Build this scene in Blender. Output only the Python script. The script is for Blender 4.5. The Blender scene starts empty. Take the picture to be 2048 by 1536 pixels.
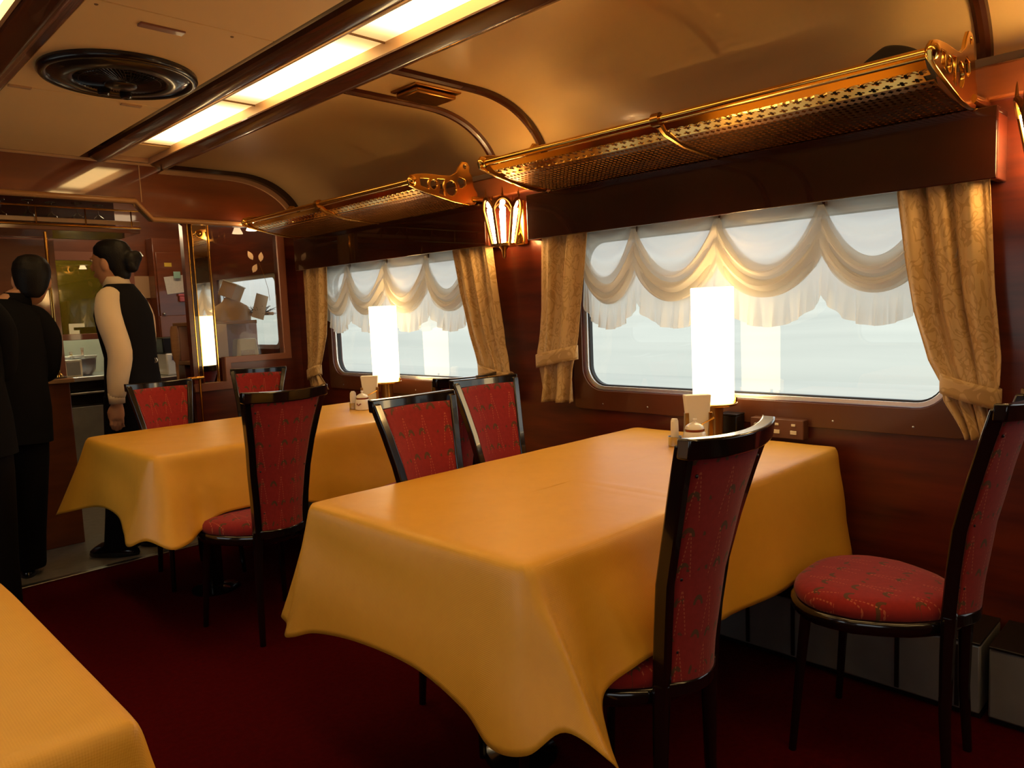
import bpy, bmesh, math, random
import numpy as np
from mathutils import Vector, Matrix
random.seed(7); rng = np.random.default_rng(7)
PI = math.pi
S = bpy.context.scene
COL = S.collection

# ------------------------------------------------------------------ camera, sky, exposure
cam_d = bpy.data.cameras.new('camera'); cam = bpy.data.objects.new('camera', cam_d); COL.objects.link(cam)
R = ((0.70725, 0.09778, -0.70017), (-0.70578, 0.04039, -0.70728), (-0.04087, 0.99439, 0.09757))
M4 = Matrix(((*R[0], 0.0), (*R[1], 0.0), (*R[2], 1.2), (0, 0, 0, 1)))
cam.matrix_world = M4
cam_d.sensor_fit = 'HORIZONTAL'; cam_d.sensor_width = 36.0; cam_d.lens = 1495.1 / 2048 * 36
cam_d.clip_start = 0.02
S.camera = cam
S.view_settings.view_transform = 'Standard'; S.view_settings.look = 'None'
S.view_settings.exposure = 0.0; S.view_settings.gamma = 1.0
S.view_settings.use_curve_mapping = False

w = bpy.data.worlds.new('overcast_sky'); S.world = w; w.use_nodes = True
nt = w.node_tree; nt.nodes.clear()
wo = nt.nodes.new('ShaderNodeOutputWorld'); bg = nt.nodes.new('ShaderNodeBackground')
tc = nt.nodes.new('ShaderNodeTexCoord'); sx = nt.nodes.new('ShaderNodeSeparateXYZ'); rp = nt.nodes.new('ShaderNodeValToRGB')
nt.links.new(tc.outputs['Generated'], sx.inputs[0]); nt.links.new(sx.outputs['Z'], rp.inputs[0])
e = rp.color_ramp.elements
e[0].position = 0.0; e[0].color = (0.68, 0.69, 0.63, 1); e[1].position = 0.10; e[1].color = (1.05, 1.12, 1.15, 1)
nt.links.new(rp.outputs[0], bg.inputs[0]); bg.inputs[1].default_value = 1.22
nt.links.new(bg.outputs[0], wo.inputs[0])

WARM = (1.0, 0.60, 0.22); TROUGH = (1.0, 0.63, 0.23)
L_SHADE = 6.0; L_TROUGH = 5.5; L_SCONCE = 45.0

# ------------------------------------------------------------------ node / material helpers
class NG:
    def __init__(s, nt): s.nt = nt
    def n(s, t, **k):
        o = s.nt.nodes.new(t)
        for a, b in k.items(): setattr(o, a, b)
        return o
    def l(s, a, b): s.nt.links.new(a, b)
    def math(s, op, a, b=None, c=None):
        o = s.nt.nodes.new('ShaderNodeMath'); o.operation = op
        for i, v in enumerate((a, b, c)):
            if v is None: continue
            if hasattr(v, 'is_output'): s.l(v, o.inputs[i])
            else: o.inputs[i].default_value = v
        return o.outputs[0]
    def mix(s, f, a, b):
        o = s.nt.nodes.new('ShaderNodeMix'); o.data_type = 'RGBA'
        for i, v in ((0, f), (6, a), (7, b)):
            if hasattr(v, 'is_output'): s.l(v, o.inputs[i])
            else: o.inputs[i].default_value = v if i == 0 else (*v, 1)
        return o.outputs[2]

def mat(name, base, rough=0.5, metal=0.0, coat=0.0, spec=0.5, emit=None, es=0.0, noise=None, bump=None, sheen=0.0, coat_rough=0.05):
    """noise=(scale, second colour, stretch xyz), bump=(scale, strength)"""
    m = bpy.data.materials.new(name); m.use_nodes = True; t = m.node_tree; g = NG(t)
    p = t.nodes['Principled BSDF']
    p.inputs['Base Color'].default_value = (*base, 1); p.inputs['Roughness'].default_value = rough
    p.inputs['Metallic'].default_value = metal; p.inputs['Coat Weight'].default_value = coat
    p.inputs['Coat Roughness'].default_value = coat_rough
    p.inputs['Specular IOR Level'].default_value = spec; p.inputs['Sheen Weight'].default_value = sheen
    if emit: p.inputs['Emission Color'].default_value = (*emit, 1); p.inputs['Emission Strength'].default_value = es
    tcn = g.n('ShaderNodeTexCoord')
    if noise:
        mp = g.n('ShaderNodeMapping'); mp.inputs['Scale'].default_value = noise[2] if len(noise) > 2 else (1, 1, 1)
        g.l(tcn.outputs['Object'], mp.inputs[0])
        nz = g.n('ShaderNodeTexNoise'); nz.inputs['Scale'].default_value = noise[0]; nz.inputs['Detail'].default_value = 5
        g.l(mp.outputs[0], nz.inputs[0])
        f = g.math('MULTIPLY_ADD', nz.outputs[0], 2.6, -0.8); f = g.math('MINIMUM', g.math('MAXIMUM', f, 0.0), 1.0)
        g.l(g.mix(f, base, noise[1]), p.inputs['Base Color'])
    if bump:
        nb = g.n('ShaderNodeTexNoise'); nb.inputs['Scale'].default_value = bump[0]; nb.inputs['Detail'].default_value = 3
        g.l(tcn.outputs['Object'], nb.inputs[0])
        b = g.n('ShaderNodeBump'); b.inputs['Strength'].default_value = bump[1]; b.inputs['Distance'].default_value = 0.002
        g.l(nb.outputs[0], b.inputs['Height']); g.l(b.outputs[0], p.inputs['Normal'])
    return m

M = {}
M['mahogany'] = mat('mahogany', (0.135, 0.019, 0.004), 0.32, coat=0.5, noise=(3, (0.06, 0.008, 0.004), (1, 1, 8)), coat_rough=0.12)
M['mahogany_red'] = mat('mahogany_red', (0.22, 0.052, 0.009), 0.4, coat=0.9, noise=(3, (0.15, 0.033, 0.007), (1, 1, 6)), coat_rough=0.06)
M['header'] = mat('glossy_header_wood', (0.21, 0.036, 0.004), 0.4, coat=1.0, noise=(3, (0.15, 0.025, 0.003), (1, 1, 6)), coat_rough=0.05); M['header'].node_tree.nodes['Principled BSDF'].inputs['Coat IOR'].default_value = 2.0
M['edge_tan'] = mat('tan_edging', (0.45, 0.22, 0.085), 0.35, coat=0.3)
M['dark_gloss'] = mat('dark_gloss_wood', (0.034, 0.006, 0.002), 0.2, coat=1.0, coat_rough=0.025, noise=(2, (0.022, 0.004, 0.002), (1, 4, 1)))
_p = M['dark_gloss'].node_tree.nodes['Principled BSDF']; _p.inputs['Coat IOR'].default_value = 1.35; _p.inputs['Specular IOR Level'].default_value = 0.3
M['trim_brown'] = mat('trim_brown', (0.10, 0.030, 0.012), 0.25, coat=0.5)
M['rib_brown'] = mat('rib_brown', (0.075, 0.018, 0.006), 0.22, coat=0.6)
M['frame_brown'] = mat('frame_brown', (0.28, 0.10, 0.055), 0.35, coat=0.2)
M['cream_trim'] = mat('cream_trim', (0.60, 0.36, 0.18), 0.35, coat=0.2)
M['ceiling'] = mat('ceiling_cream_laminate', (0.93, 0.62, 0.25), 0.35, coat=0.5, coat_rough=0.12)
M['panel'] = mat('ceiling_panel_cream', (0.93, 0.63, 0.27), 0.5)
M['groove'] = mat('groove_brown', (0.22, 0.12, 0.05), 0.6)
M['carpet'] = mat('red_carpet', (0.068, 0.0008, 0.0018), 0.95, spec=0.05, noise=(60, (0.05, 0.0007, 0.0015)), bump=(400, 0.6), sheen=0.0)
M['vinyl'] = mat('grey_vinyl_floor', (0.22, 0.20, 0.165), 0.4, noise=(25, (0.18, 0.16, 0.13)))
M['brass'] = mat('polished_brass', (0.85, 0.50, 0.12), 0.16, metal=1.0)
M['old_brass'] = mat('aged_brass', (0.40, 0.20, 0.05), 0.28, metal=1.0)
M['bronze'] = mat('bronze_mesh', (0.20, 0.08, 0.02), 0.30, metal=1.0)
M['lacquer'] = mat('black_lacquer', (0.006, 0.004, 0.004), 0.16, coat=0.6)
M['black'] = mat('black_plastic', (0.008, 0.007, 0.007), 0.35)
M['fan'] = mat('fan_dark_metal', (0.012, 0.008, 0.009), 0.3, metal=0.2, coat=0.5)
M['dark_bronze'] = mat('dark_bronze', (0.16, 0.06, 0.015), 0.35, metal=1.0)
M['steel'] = mat('stainless_steel', (0.55, 0.56, 0.55), 0.3, metal=1.0)
M['aluminium'] = mat('aluminium_frame', (0.80, 0.85, 0.92), 0.25, metal=0.8)
M['gasket'] = mat('black_rubber_gasket', (0.01, 0.01, 0.012), 0.5)
M['heater'] = mat('heater_cover_grey', (0.33, 0.33, 0.31), 0.4, metal=0.5, noise=(9, (0.26, 0.26, 0.25)))
M['porcelain'] = mat('white_porcelain', (0.82, 0.78, 0.68), 0.12, coat=0.5)
M['maroon'] = mat('maroon_glaze', (0.15, 0.008, 0.01), 0.15, coat=0.5)
M['paper'] = mat('white_paper', (0.78, 0.74, 0.66), 0.8, noise=(90, (0.70, 0.66, 0.60)))
M['paper_pink'] = mat('pinkish_paper', (0.62, 0.46, 0.38), 0.8)
M['pink'] = mat('pink_plastic', (0.65, 0.15, 0.17), 0.5)
M['yellow'] = mat('yellow_tag', (0.75, 0.50, 0.05), 0.6)
M['teal'] = mat('teal_magnet', (0.35, 0.60, 0.48), 0.5)
M['blue'] = mat('blue_plastic', (0.03, 0.08, 0.35), 0.4)
M['orange'] = mat('orange_plastic', (0.75, 0.20, 0.03), 0.5)
M['socket'] = mat('socket_brown_plastic', (0.13, 0.045, 0.018), 0.5)
M['white_plastic'] = mat('white_plastic', (0.70, 0.62, 0.45), 0.4)
M['cardboard'] = mat('cardboard', (0.48, 0.30, 0.16), 0.8)
M['tan_wood'] = mat('tan_wood', (0.42, 0.22, 0.09), 0.5, noise=(6, (0.33, 0.15, 0.06), (1, 1, 10)))
M['grey_cloth'] = mat('grey_fabric', (0.16, 0.13, 0.12), 0.9)
M['skin'] = mat('skin', (0.52, 0.27, 0.16), 0.55, noise=(20, (0.47, 0.23, 0.13)))
M['hair'] = mat('black_hair', (0.004, 0.003, 0.004), 0.55, spec=0.25, bump=(150, 0.5))
M['shirt'] = mat('cream_shirt', (0.72, 0.58, 0.42), 0.85, noise=(7, (0.66, 0.52, 0.37)), bump=(14, 0.5))
M['vest'] = mat('black_waistcoat', (0.004, 0.0035, 0.006), 0.85, spec=0.15)
M['suit'] = mat('black_suit', (0.0035, 0.0035, 0.005), 0.9, spec=0.12)
M['shoe'] = mat('black_leather', (0.006, 0.006, 0.009), 0.2, coat=0.5)
M['eye'] = mat('eye_white', (0.7, 0.66, 0.6), 0.2)
M['lips'] = mat('lips', (0.40, 0.12, 0.10), 0.5)
M['bag'] = mat('black_bag_cloth', (0.01, 0.006, 0.005), 0.8)
M['leaf'] = mat('frosted_leaf', (0.70, 0.52, 0.34), 0.6)
M['mirror'] = mat('mirror_silver', (0.85, 0.82, 0.76), 0.03, metal=1.0)
M['napkin'] = mat('napkin_paper', (0.80, 0.74, 0.62), 0.85)
M['galley_panel'] = mat('galley_wall_panel', (0.50, 0.52, 0.40), 0.35, noise=(2, (0.35, 0.38, 0.25)))
M['ground'] = mat('pale_field', (0.66, 0.66, 0.58), 0.95, noise=(0.05, (0.50, 0.52, 0.46), (5, 1, 1)))
M['hill'] = mat('misty_hillside', (0.70, 0.70, 0.61), 0.95, noise=(0.12, (0.56, 0.57, 0.50), (1, 0.25, 4)))

def cloth_mat():
    m = mat('golden_tablecloth', (0.78, 0.40, 0.035), 0.42, spec=0.5, sheen=0.0, coat=0.22, coat_rough=0.36); t = m.node_tree; g = NG(t); p = t.nodes['Principled BSDF']
    tcn = g.n('ShaderNodeTexCoord'); sep = g.n('ShaderNodeSeparateXYZ'); g.l(tcn.outputs['UV'], sep.inputs[0])
    a = g.math('SINE', g.math('MULTIPLY', sep.outputs[0], 1900.0)); b = g.math('SINE', g.math('MULTIPLY', sep.outputs[1], 1900.0))
    nz = g.n('ShaderNodeTexNoise'); nz.inputs['Scale'].default_value = 25; g.l(tcn.outputs['UV'], nz.inputs[0])
    h = g.math('ADD', g.math('ADD', g.math('MULTIPLY', a, 0.12), g.math('MULTIPLY', b, 0.12)), g.math('MULTIPLY', nz.outputs[0], 1.2))
    bm_ = g.n('ShaderNodeBump'); bm_.inputs['Strength'].default_value = 0.35; bm_.inputs['Distance'].default_value = 0.0012
    g.l(h, bm_.inputs['Height']); g.l(bm_.outputs[0], p.inputs['Normal'])
    g.l(g.mix(nz.outputs[0], (0.80, 0.42, 0.038), (0.74, 0.37, 0.03)), p.inputs['Base Color'])
    return m
M['cloth'] = cloth_mat()

def upholstery():
    m = mat('red_woven_upholstery', (0.30, 0.018, 0.016), 0.85, spec=0.2, sheen=0.15); t = m.node_tree; g = NG(t); p = t.nodes['Principled BSDF']
    tcn = g.n('ShaderNodeTexCoord'); sep = g.n('ShaderNodeSeparateXYZ'); g.l(tcn.outputs['UV'], sep.inputs[0])
    def tri(cx, ox, cy, oy, th):
        u = g.math('FRACT', g.math('ADD', g.math('DIVIDE', sep.outputs[0], cx), ox)); v = g.math('FRACT', g.math('ADD', g.math('DIVIDE', sep.outputs[1], cy), oy))
        a = g.math('MULTIPLY', g.math('ABSOLUTE', g.math('SUBTRACT', u, 0.5)), 4.6)
        d = g.math('ABSOLUTE', g.math('SUBTRACT', g.math('ADD', a, v), 0.85))
        return g.math('MULTIPLY', g.math('LESS_THAN', d, th), g.math('LESS_THAN', v, 0.82))
    dash = g.math('GREATER_THAN', g.math('SINE', g.math('MULTIPLY', sep.outputs[1], 700.0)), -0.2)
    t1 = g.math('MULTIPLY', tri(0.09, 0.2, 0.125, 0.1, 0.07), dash)
    u = g.math('FRACT', g.math('ADD', g.math('DIVIDE', sep.outputs[0], 0.055), 0.1)); v = g.math('FRACT', g.math('DIVIDE', sep.outputs[1], 0.075))
    du = g.math('SUBTRACT', u, 0.5); dv = g.math('SUBTRACT', v, 0.35)
    r = g.math('SQRT', g.math('ADD', g.math('MULTIPLY', du, du), g.math('MULTIPLY', dv, dv)))
    arc = g.math('MULTIPLY', g.math('LESS_THAN', g.math('ABSOLUTE', g.math('SUBTRACT', r, 0.24)), 0.07), g.math('GREATER_THAN', dv, 0.03))
    nz = g.n('ShaderNodeTexNoise'); nz.inputs['Scale'].default_value = 70; g.l(tcn.outputs['UV'], nz.inputs[0])
    nz2 = g.n('ShaderNodeTexNoise'); nz2.inputs['Scale'].default_value = 18; nz2.inputs['Detail'].default_value = 4; g.l(tcn.outputs['UV'], nz2.inputs[0])
    keep = g.math('GREATER_THAN', nz2.outputs[0], 0.47)
    c = g.mix(nz.outputs[0], (0.34, 0.022, 0.020), (0.22, 0.014, 0.014))
    c = g.mix(g.math('MULTIPLY', arc, g.math('MULTIPLY', keep, 0.9)), c, (0.09, 0.05, 0.02))
    c = g.mix(g.math('MULTIPLY', t1, 0.65), c, (0.55, 0.16, 0.07))
    g.l(c, p.inputs['Base Color']); return m
M['upholstery'] = upholstery()

def damask():
    m = mat('gold_damask', (0.60, 0.40, 0.17), 0.5, spec=0.4, sheen=0.2); t = m.node_tree; g = NG(t); p = t.nodes['Principled BSDF']
    tcn = g.n('ShaderNodeTexCoord'); mp = g.n('ShaderNodeMapping'); mp.inputs['Scale'].default_value = (1, 1, 1); g.l(tcn.outputs['UV'], mp.inputs[0])
    w_ = g.n('ShaderNodeTexNoise'); w_.inputs['Scale'].default_value = 11; w_.inputs['Detail'].default_value = 1.2; w_.inputs['Distortion'].default_value = 2.8; g.l(mp.outputs[0], w_.inputs[0])
    f = g.math('LESS_THAN', g.math('ABSOLUTE', g.math('SUBTRACT', w_.outputs[0], 0.55)), 0.05)
    tr_c = g.mix(f, (0.70, 0.48, 0.22), (0.56, 0.35, 0.13)); g.l(tr_c, p.inputs['Base Color'])
    g.l(g.math('MULTIPLY_ADD', f, -0.2, 0.6), p.inputs['Roughness'])
    out = t.nodes['Material Output']; tl = g.n('ShaderNodeBsdfTranslucent'); g.l(tr_c, tl.inputs[0])
    mx = g.n('ShaderNodeMixShader'); mx.inputs[0].default_value = 0.18; g.l(p.outputs[0], mx.inputs[1]); g.l(tl.outputs[0], mx.inputs[2]); g.l(mx.outputs[0], out.inputs[0])
    return m
M['damask'] = damask()

def sheer(name, transp, dens):
    m = bpy.data.materials.new(name); m.use_nodes = True; t = m.node_tree; t.nodes.clear(); g = NG(t)
    out = g.n('ShaderNodeOutputMaterial'); d = g.n('ShaderNodeBsdfDiffuse'); tl = g.n('ShaderNodeBsdfTranslucent'); tp = g.n('ShaderNodeBsdfTransparent')
    d.inputs[0].default_value = (0.78, 0.72, 0.62, 1); tl.inputs[0].default_value = (0.88, 0.84, 0.76, 1); tp.inputs[0].default_value = (0.97, 0.97, 0.96, 1)
    a = g.n('ShaderNodeMixShader'); a.inputs[0].default_value = dens; g.l(tl.outputs[0], a.inputs[1]); g.l(d.outputs[0], a.inputs[2])
    b = g.n('ShaderNodeMixShader'); b.inputs[0].default_value = transp; g.l(a.outputs[0], b.inputs[1]); g.l(tp.outputs[0], b.inputs[2]); g.l(b.outputs[0], out.inputs[0])
    return m
M['sheer'] = sheer('white_sheer', 0.30, 0.25)
M['sheer_dense'] = sheer('gathered_sheer', 0.12, 0.5)
M['ruffle'] = sheer('ruffle_sheer', 0.22, 0.4)

def glass(name, tint, refl=1.0):
    m = bpy.data.materials.new(name); m.use_nodes = True; t = m.node_tree; t.nodes.clear(); g = NG(t)
    out = g.n('ShaderNodeOutputMaterial'); gl = g.n('ShaderNodeBsdfGlossy'); tp = g.n('ShaderNodeBsdfTransparent'); fr = g.n('ShaderNodeFresnel')
    gl.inputs['Roughness'].default_value = 0.0; tp.inputs[0].default_value = (*tint, 1); geo = g.n('ShaderNodeNewGeometry'); g.l(g.math('MULTIPLY_ADD', geo.outputs['Backfacing'], 1 / 1.5 - 1.5, 1.5), fr.inputs[0])
    mx = g.n('ShaderNodeMixShader'); g.l(g.math('MULTIPLY', fr.outputs[0], 1.9 * refl), mx.inputs[0]); g.l(tp.outputs[0], mx.inputs[1]); g.l(gl.outputs[0], mx.inputs[2]); g.l(mx.outputs[0], out.inputs[0])
    return m
M['glass'] = glass('window_glass', (0.97, 0.98, 0.97))
M['bronze_glass'] = glass('green_tinted_glass', (0.36, 0.28, 0.09), 1.0)
M['clear'] = glass('clear_glass', (0.88, 0.88, 0.84), 0.8)

def emitter(name, col, st):
    m = bpy.data.materials.new(name); m.use_nodes = True; t = m.node_tree; p = t.nodes['Principled BSDF']
    p.inputs['Base Color'].default_value = (0.8, 0.75, 0.6, 1); p.inputs['Roughness'].default_value = 0.6
    p.inputs['Emission Color'].default_value = (*col, 1); p.inputs['Emission Strength'].default_value = st
    return m
M['shade'] = emitter('lit_lamp_shade', (1.0, 0.72, 0.36), L_SHADE)
M['bulb'] = emitter('glowing_tube_bulb', (1.0, 0.60, 0.22), L_SCONCE)
M['pantry_light'] = emitter('pantry_light_diffuser', (1.0, 0.72, 0.42), 10.0)
M['spot'] = emitter('glowing_spot_bulb', (1.0, 0.65, 0.35), 20.0)
M['kitchen_light'] = emitter('kitchen_tube_light', (1.0, 0.98, 0.74), 45.0)

def trough_mat():
    m = emitter('lit_diffuser', TROUGH, 1.0); t = m.node_tree; g = NG(t); p = t.nodes['Principled BSDF']
    tcn = g.n('ShaderNodeTexCoord'); sep = g.n('ShaderNodeSeparateXYZ'); g.l(tcn.outputs['Object'], sep.inputs[0])
    # tube of light along the middle of each diffuser: object Y runs -0.5..0.5 metres along it
    dy = g.math('MAXIMUM', g.math('SUBTRACT', g.math('ABSOLUTE', sep.outputs[1]), 0.33), 0.0)
    f = g.math('EXPONENT', g.math('MULTIPLY', g.math('MULTIPLY', dy, dy), -220.0))
    g.l(g.math('MULTIPLY_ADD', f, L_TROUGH, 0.75), p.inputs['Emission Strength'])
    return m
M['trough'] = trough_mat()

# ------------------------------------------------------------------ mesh helpers
class MB:
    def __init__(s): s.v = []; s.f = []; s.uv = {}
    def add(s, vs, fs):
        o = len(s.v); s.v += [tuple(p) for p in vs]; s.f += [tuple(i + o for i in f) for f in fs]; return s
    def box(s, x0, x1, y0, y1, z0, z1):
        return s.add([(x, y, z) for x in (x0, x1) for y in (y0, y1) for z in (z0, z1)],
                     [(0, 1, 3, 2), (4, 6, 7, 5), (0, 4, 5, 1), (2, 3, 7, 6), (0, 2, 6, 4), (1, 5, 7, 3)])
    def loft(s, rings, caps=True, closed=True):
        n = len(rings[0]); vs = [p for r in rings for p in r]; fs = []
        for i in range(len(rings) - 1):
            for j in range(n if closed else n - 1):
                k = (j + 1) % n; fs.append((i * n + j, i * n + k, (i + 1) * n + k, (i + 1) * n + j))
        if caps and closed: fs.append(tuple(range(n - 1, -1, -1))); fs.append(tuple((len(rings) - 1) * n + j for j in range(n)))
        return s.add(vs, fs)
    def tube(s, pts, r, n=10, caps=True):
        pts = [Vector(p) for p in pts]; rs = r if isinstance(r, (list, tuple)) else [r] * len(pts)
        t0 = (pts[1] - pts[0]).normalized(); up = Vector((0, 0, 1)) if abs(t0.z) < 0.9 else Vector((1, 0, 0))
        u = t0.cross(up).normalized(); rings = []
        for i, p in enumerate(pts):
            a = pts[max(i - 1, 0)]; b = pts[min(i + 1, len(pts) - 1)]; t = (b - a).normalized()
            u = (u - t * u.dot(t)).normalized(); v = t.cross(u)
            rings.append([p + (u * math.cos(2 * PI * k / n) + v * math.sin(2 * PI * k / n)) * rs[i] for k in range(n)])
        return s.loft(rings, caps)
    def lathe(s, prof, c=(0, 0, 0), n=32, caps=True):
        rings = [[(c[0] + r * math.cos(2 * PI * k / n), c[1] + r * math.sin(2 * PI * k / n), c[2] + z) for k in range(n)] for r, z in prof]
        return s.loft(rings, caps)
    def ell(s, c, rx, ry, rz, n=16, m=10, rot=0.0):
        rings = []
        for i in range(m + 1):
            a = -PI / 2 + PI * i / m; rr = max(math.cos(a), 0.02); row = []
            for k in range(n):
                x = rx * rr * math.cos(2 * PI * k / n); y = ry * rr * math.sin(2 * PI * k / n)
                row.append((c[0] + x * math.cos(rot) - y * math.sin(rot), c[1] + x * math.sin(rot) + y * math.cos(rot), c[2] + rz * math.sin(a)))
            rings.append(row)
        return s.loft(rings)
    def grid(s, fn, nu, nv, uvfn=None):
        o = len(s.v)
        vs = [fn(i / nu, j / nv) for j in range(nv + 1) for i in range(nu + 1)]
        fs = [(j * (nu + 1) + i, j * (nu + 1) + i + 1, (j + 1) * (nu + 1) + i + 1, (j + 1) * (nu + 1) + i) for j in range(nv) for i in range(nu)]
        s.add(vs, fs)
        if uvfn:
            for j in range(nv + 1):
                for i in range(nu + 1): s.uv[o + j * (nu + 1) + i] = uvfn(i / nu, j / nv)
        return s
    def build(s, name, m, parent=None, smooth=True, angle=35, bevel=0.0, solid=0.0, sub=0, loc=None):
        me = bpy.data.meshes.new(name); me.from_pydata(s.v, [], s.f); me.update()
        if s.uv:
            uvl = me.uv_layers.new(name='uv')
            for lp in me.loops: uvl.data[lp.index].uv = s.uv.get(lp.vertex_index, (0, 0))
        return finish(name, me, m, parent, smooth, angle, bevel, solid, sub, loc)

def finish(name, me, m, parent=None, smooth=True, angle=35, bevel=0.0, solid=0.0, sub=0, loc=None):
    me.materials.append(m if not isinstance(m, str) else M[m])
    if smooth:
        me.shade_smooth()
        me.set_sharp_from_angle(angle=math.radians(angle))
    o = bpy.data.objects.new(name, me); COL.objects.link(o)
    if parent: o.parent = parent
    if loc: o.location = loc
    if bevel:
        b = o.modifiers.new('b', 'BEVEL'); b.width = bevel; b.segments = 2; b.limit_method = 'ANGLE'; b.harden_normals = False
    if solid:
        q = o.modifiers.new('s', 'SOLIDIFY'); q.thickness = solid; q.offset = 0
    if sub:
        q = o.modifiers.new('u', 'SUBSURF'); q.levels = sub; q.render_levels = sub
    return o

def thing(name, label, cat, loc=(0, 0, 0), rz=0.0, group=None):
    o = bpy.data.objects.new(name, None); COL.objects.link(o); o.location = loc; o.rotation_euler = (0, 0, rz)
    o.empty_display_size = 0.1
    return tag(o, label, cat, group)
def tag(o, label, cat, group=None):
    o['label'] = label; o['category'] = cat
    if group: o['group'] = group
    return o
def struct(o): o['kind'] = 'structure'; return o
def copy_tree(o, parent=None):
    c = o.copy(); COL.objects.link(c)
    if parent: c.parent = parent
    for ch in [x for x in bpy.data.objects if x.parent == o]: copy_tree(ch, c)
    return c
def plate(outlines, thick, mapf, bevel=0.0):
    """2D filled shape with holes -> mesh; mapf maps (u,v,w) to xyz"""
    cu = bpy.data.curves.new('tmp', 'CURVE'); cu.dimensions = '2D'; cu.fill_mode = 'BOTH'; cu.extrude = thick / 2; cu.bevel_depth = bevel
    for pts in outlines:
        sp = cu.splines.new('POLY'); sp.points.add(len(pts) - 1)
        for i, p in enumerate(pts): sp.points[i].co = (p[0], p[1], 0, 1)
        sp.use_cyclic_u = True
    ob = bpy.data.objects.new('tmp', cu); me = bpy.data.meshes.new_from_object(ob)
    for v in me.vertices: v.co = mapf(*v.co)
    bpy.data.objects.remove(ob); bpy.data.curves.remove(cu)
    me.update(); return me
def rrect(u0, u1, v0, v1, r, n=8):
    P = []
    for cx, cy, a in ((u1 - r, v1 - r, 0), (u0 + r, v1 - r, PI / 2), (u0 + r, v0 + r, PI), (u1 - r, v0 + r, 1.5 * PI)):
        for k in range(n + 1): P.append((cx + r * math.cos(a + PI / 2 * k / n), cy + r * math.sin(a + PI / 2 * k / n)))
    return P
def circ(u, v, r, n=20, ry=None): return [(u + r * math.cos(2 * PI * k / n), v + (ry or r) * math.sin(2 * PI * k / n)) for k in range(n)]
def spline(pts, n=8):
    P = [Vector(p) for p in pts]; P = [P[0]] + P + [P[-1]]; out = []
    for i in range(1, len(P) - 2):
        a, b, c, d = P[i - 1:i + 3]
        for k in range(n):
            t = k / n; out.append(0.5 * ((2 * b) + (c - a) * t + (2 * a - 5 * b + 4 * c - d) * t * t + (3 * b - a - 3 * c + d) * t ** 3))
    out.append(P[-2]); return out
def lerp(a, b, t): return a + (b - a) * t
def interp(tab, x):
    if x <= tab[0][0]: return tab[0][1]
    for (a, b), (c, d) in zip(tab, tab[1:]):
        if x <= c: return lerp(b, d, (x - a) / (c - a))
    return tab[-1][1]

# ------------------------------------------------------------------ the setting
W = 2.53; WL = -0.51; Y1 = 4.54; Y0 = -3.2; PER = 2.04; CX = 1.01; ZC = 2.12
YB = 6.2
struct(MB().box(WL - .1, W + .1, Y0, 4.07, -.06, 0).build('floor', 'carpet', smooth=False))
struct(MB().box(WL - .1, W + .1, 4.07, 8.0, -.06, 0.0).build('floor_galley', 'vinyl', smooth=False))
struct(MB().box(WL + .1, W - .1, 4.045, 4.085, 0.0, .006).build('trim_1', 'steel', bevel=.002))
WIN = [(.665 - PER, 2.10 - PER), (.665, 2.10), (.665 + PER, 2.10 + PER)]
WZ = (.845, 1.492)
def side_wall(name, x, d, wins, y0, y1):
    out = [[(y0, 0), (y1, 0), (y1, 1.86), (y0, 1.86)]] + [rrect(a, b, WZ[0], WZ[1], .10) for a, b in wins]
    me = plate(out, .06, lambda u, v, w_: (x + d * .03 + w_, u, v))
    return struct(finish(name, me, 'mahogany', smooth=False))
side_wall('wall_right', W, 1, WIN, Y0, Y1)
side_wall('wall_left', WL, -1, WIN, Y0, Y1)
k = 0
for x, d in ((W, 1), (WL, -1)):
    for a, b in WIN:
        k += 1
        fr = finish('window_%d' % k, plate([rrect(a - .002, b + .002, WZ[0] - .002, WZ[1] + .002, .10), rrect(a + .013, b - .013, WZ[0] + .013, WZ[1] - .013, .09)], .022, lambda u, v, w_: (x + d * .022 + w_, u, v), .002), 'aluminium', smooth=False)
        struct(fr)
        finish('gasket', plate([rrect(a + .0125, b - .0125, WZ[0] + .0125, WZ[1] - .0125, .09), rrect(a + .020, b - .020, WZ[0] + .020, WZ[1] - .020, .084)], .02, lambda u, v, w_: (x + d * .030 + w_, u, v)), 'gasket', fr, smooth=False)
        MB().add([(x + d * .034, a + .014, WZ[0] + .014), (x + d * .034, b - .014, WZ[0] + .014), (x + d * .034, b - .014, WZ[1] - .014), (x + d * .034, a + .014, WZ[1] - .014)], [(0, 1, 2, 3)]).build('window_pane', 'glass', fr, smooth=False)
        # wooden surround board below and beside the window with its little screws
        sb = finish('window_sill', plate([rrect(a - .05, b + .05, .76, 1.55, .02, 2), rrect(a - .004, b + .004, WZ[0] - .004, WZ[1] + .004, .102)], .008, lambda u, v, w_: (x - d * .005 + w_, u, v), .0015), 'trim_brown', fr, smooth=False)
        for yy in (.1, .35, .6, .85, 1.1, 1.33):
            MB().ell((x - d * .010, a + yy, .785), .002, .004, .004, 8, 6).build('screw', 'steel', fr)
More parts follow.
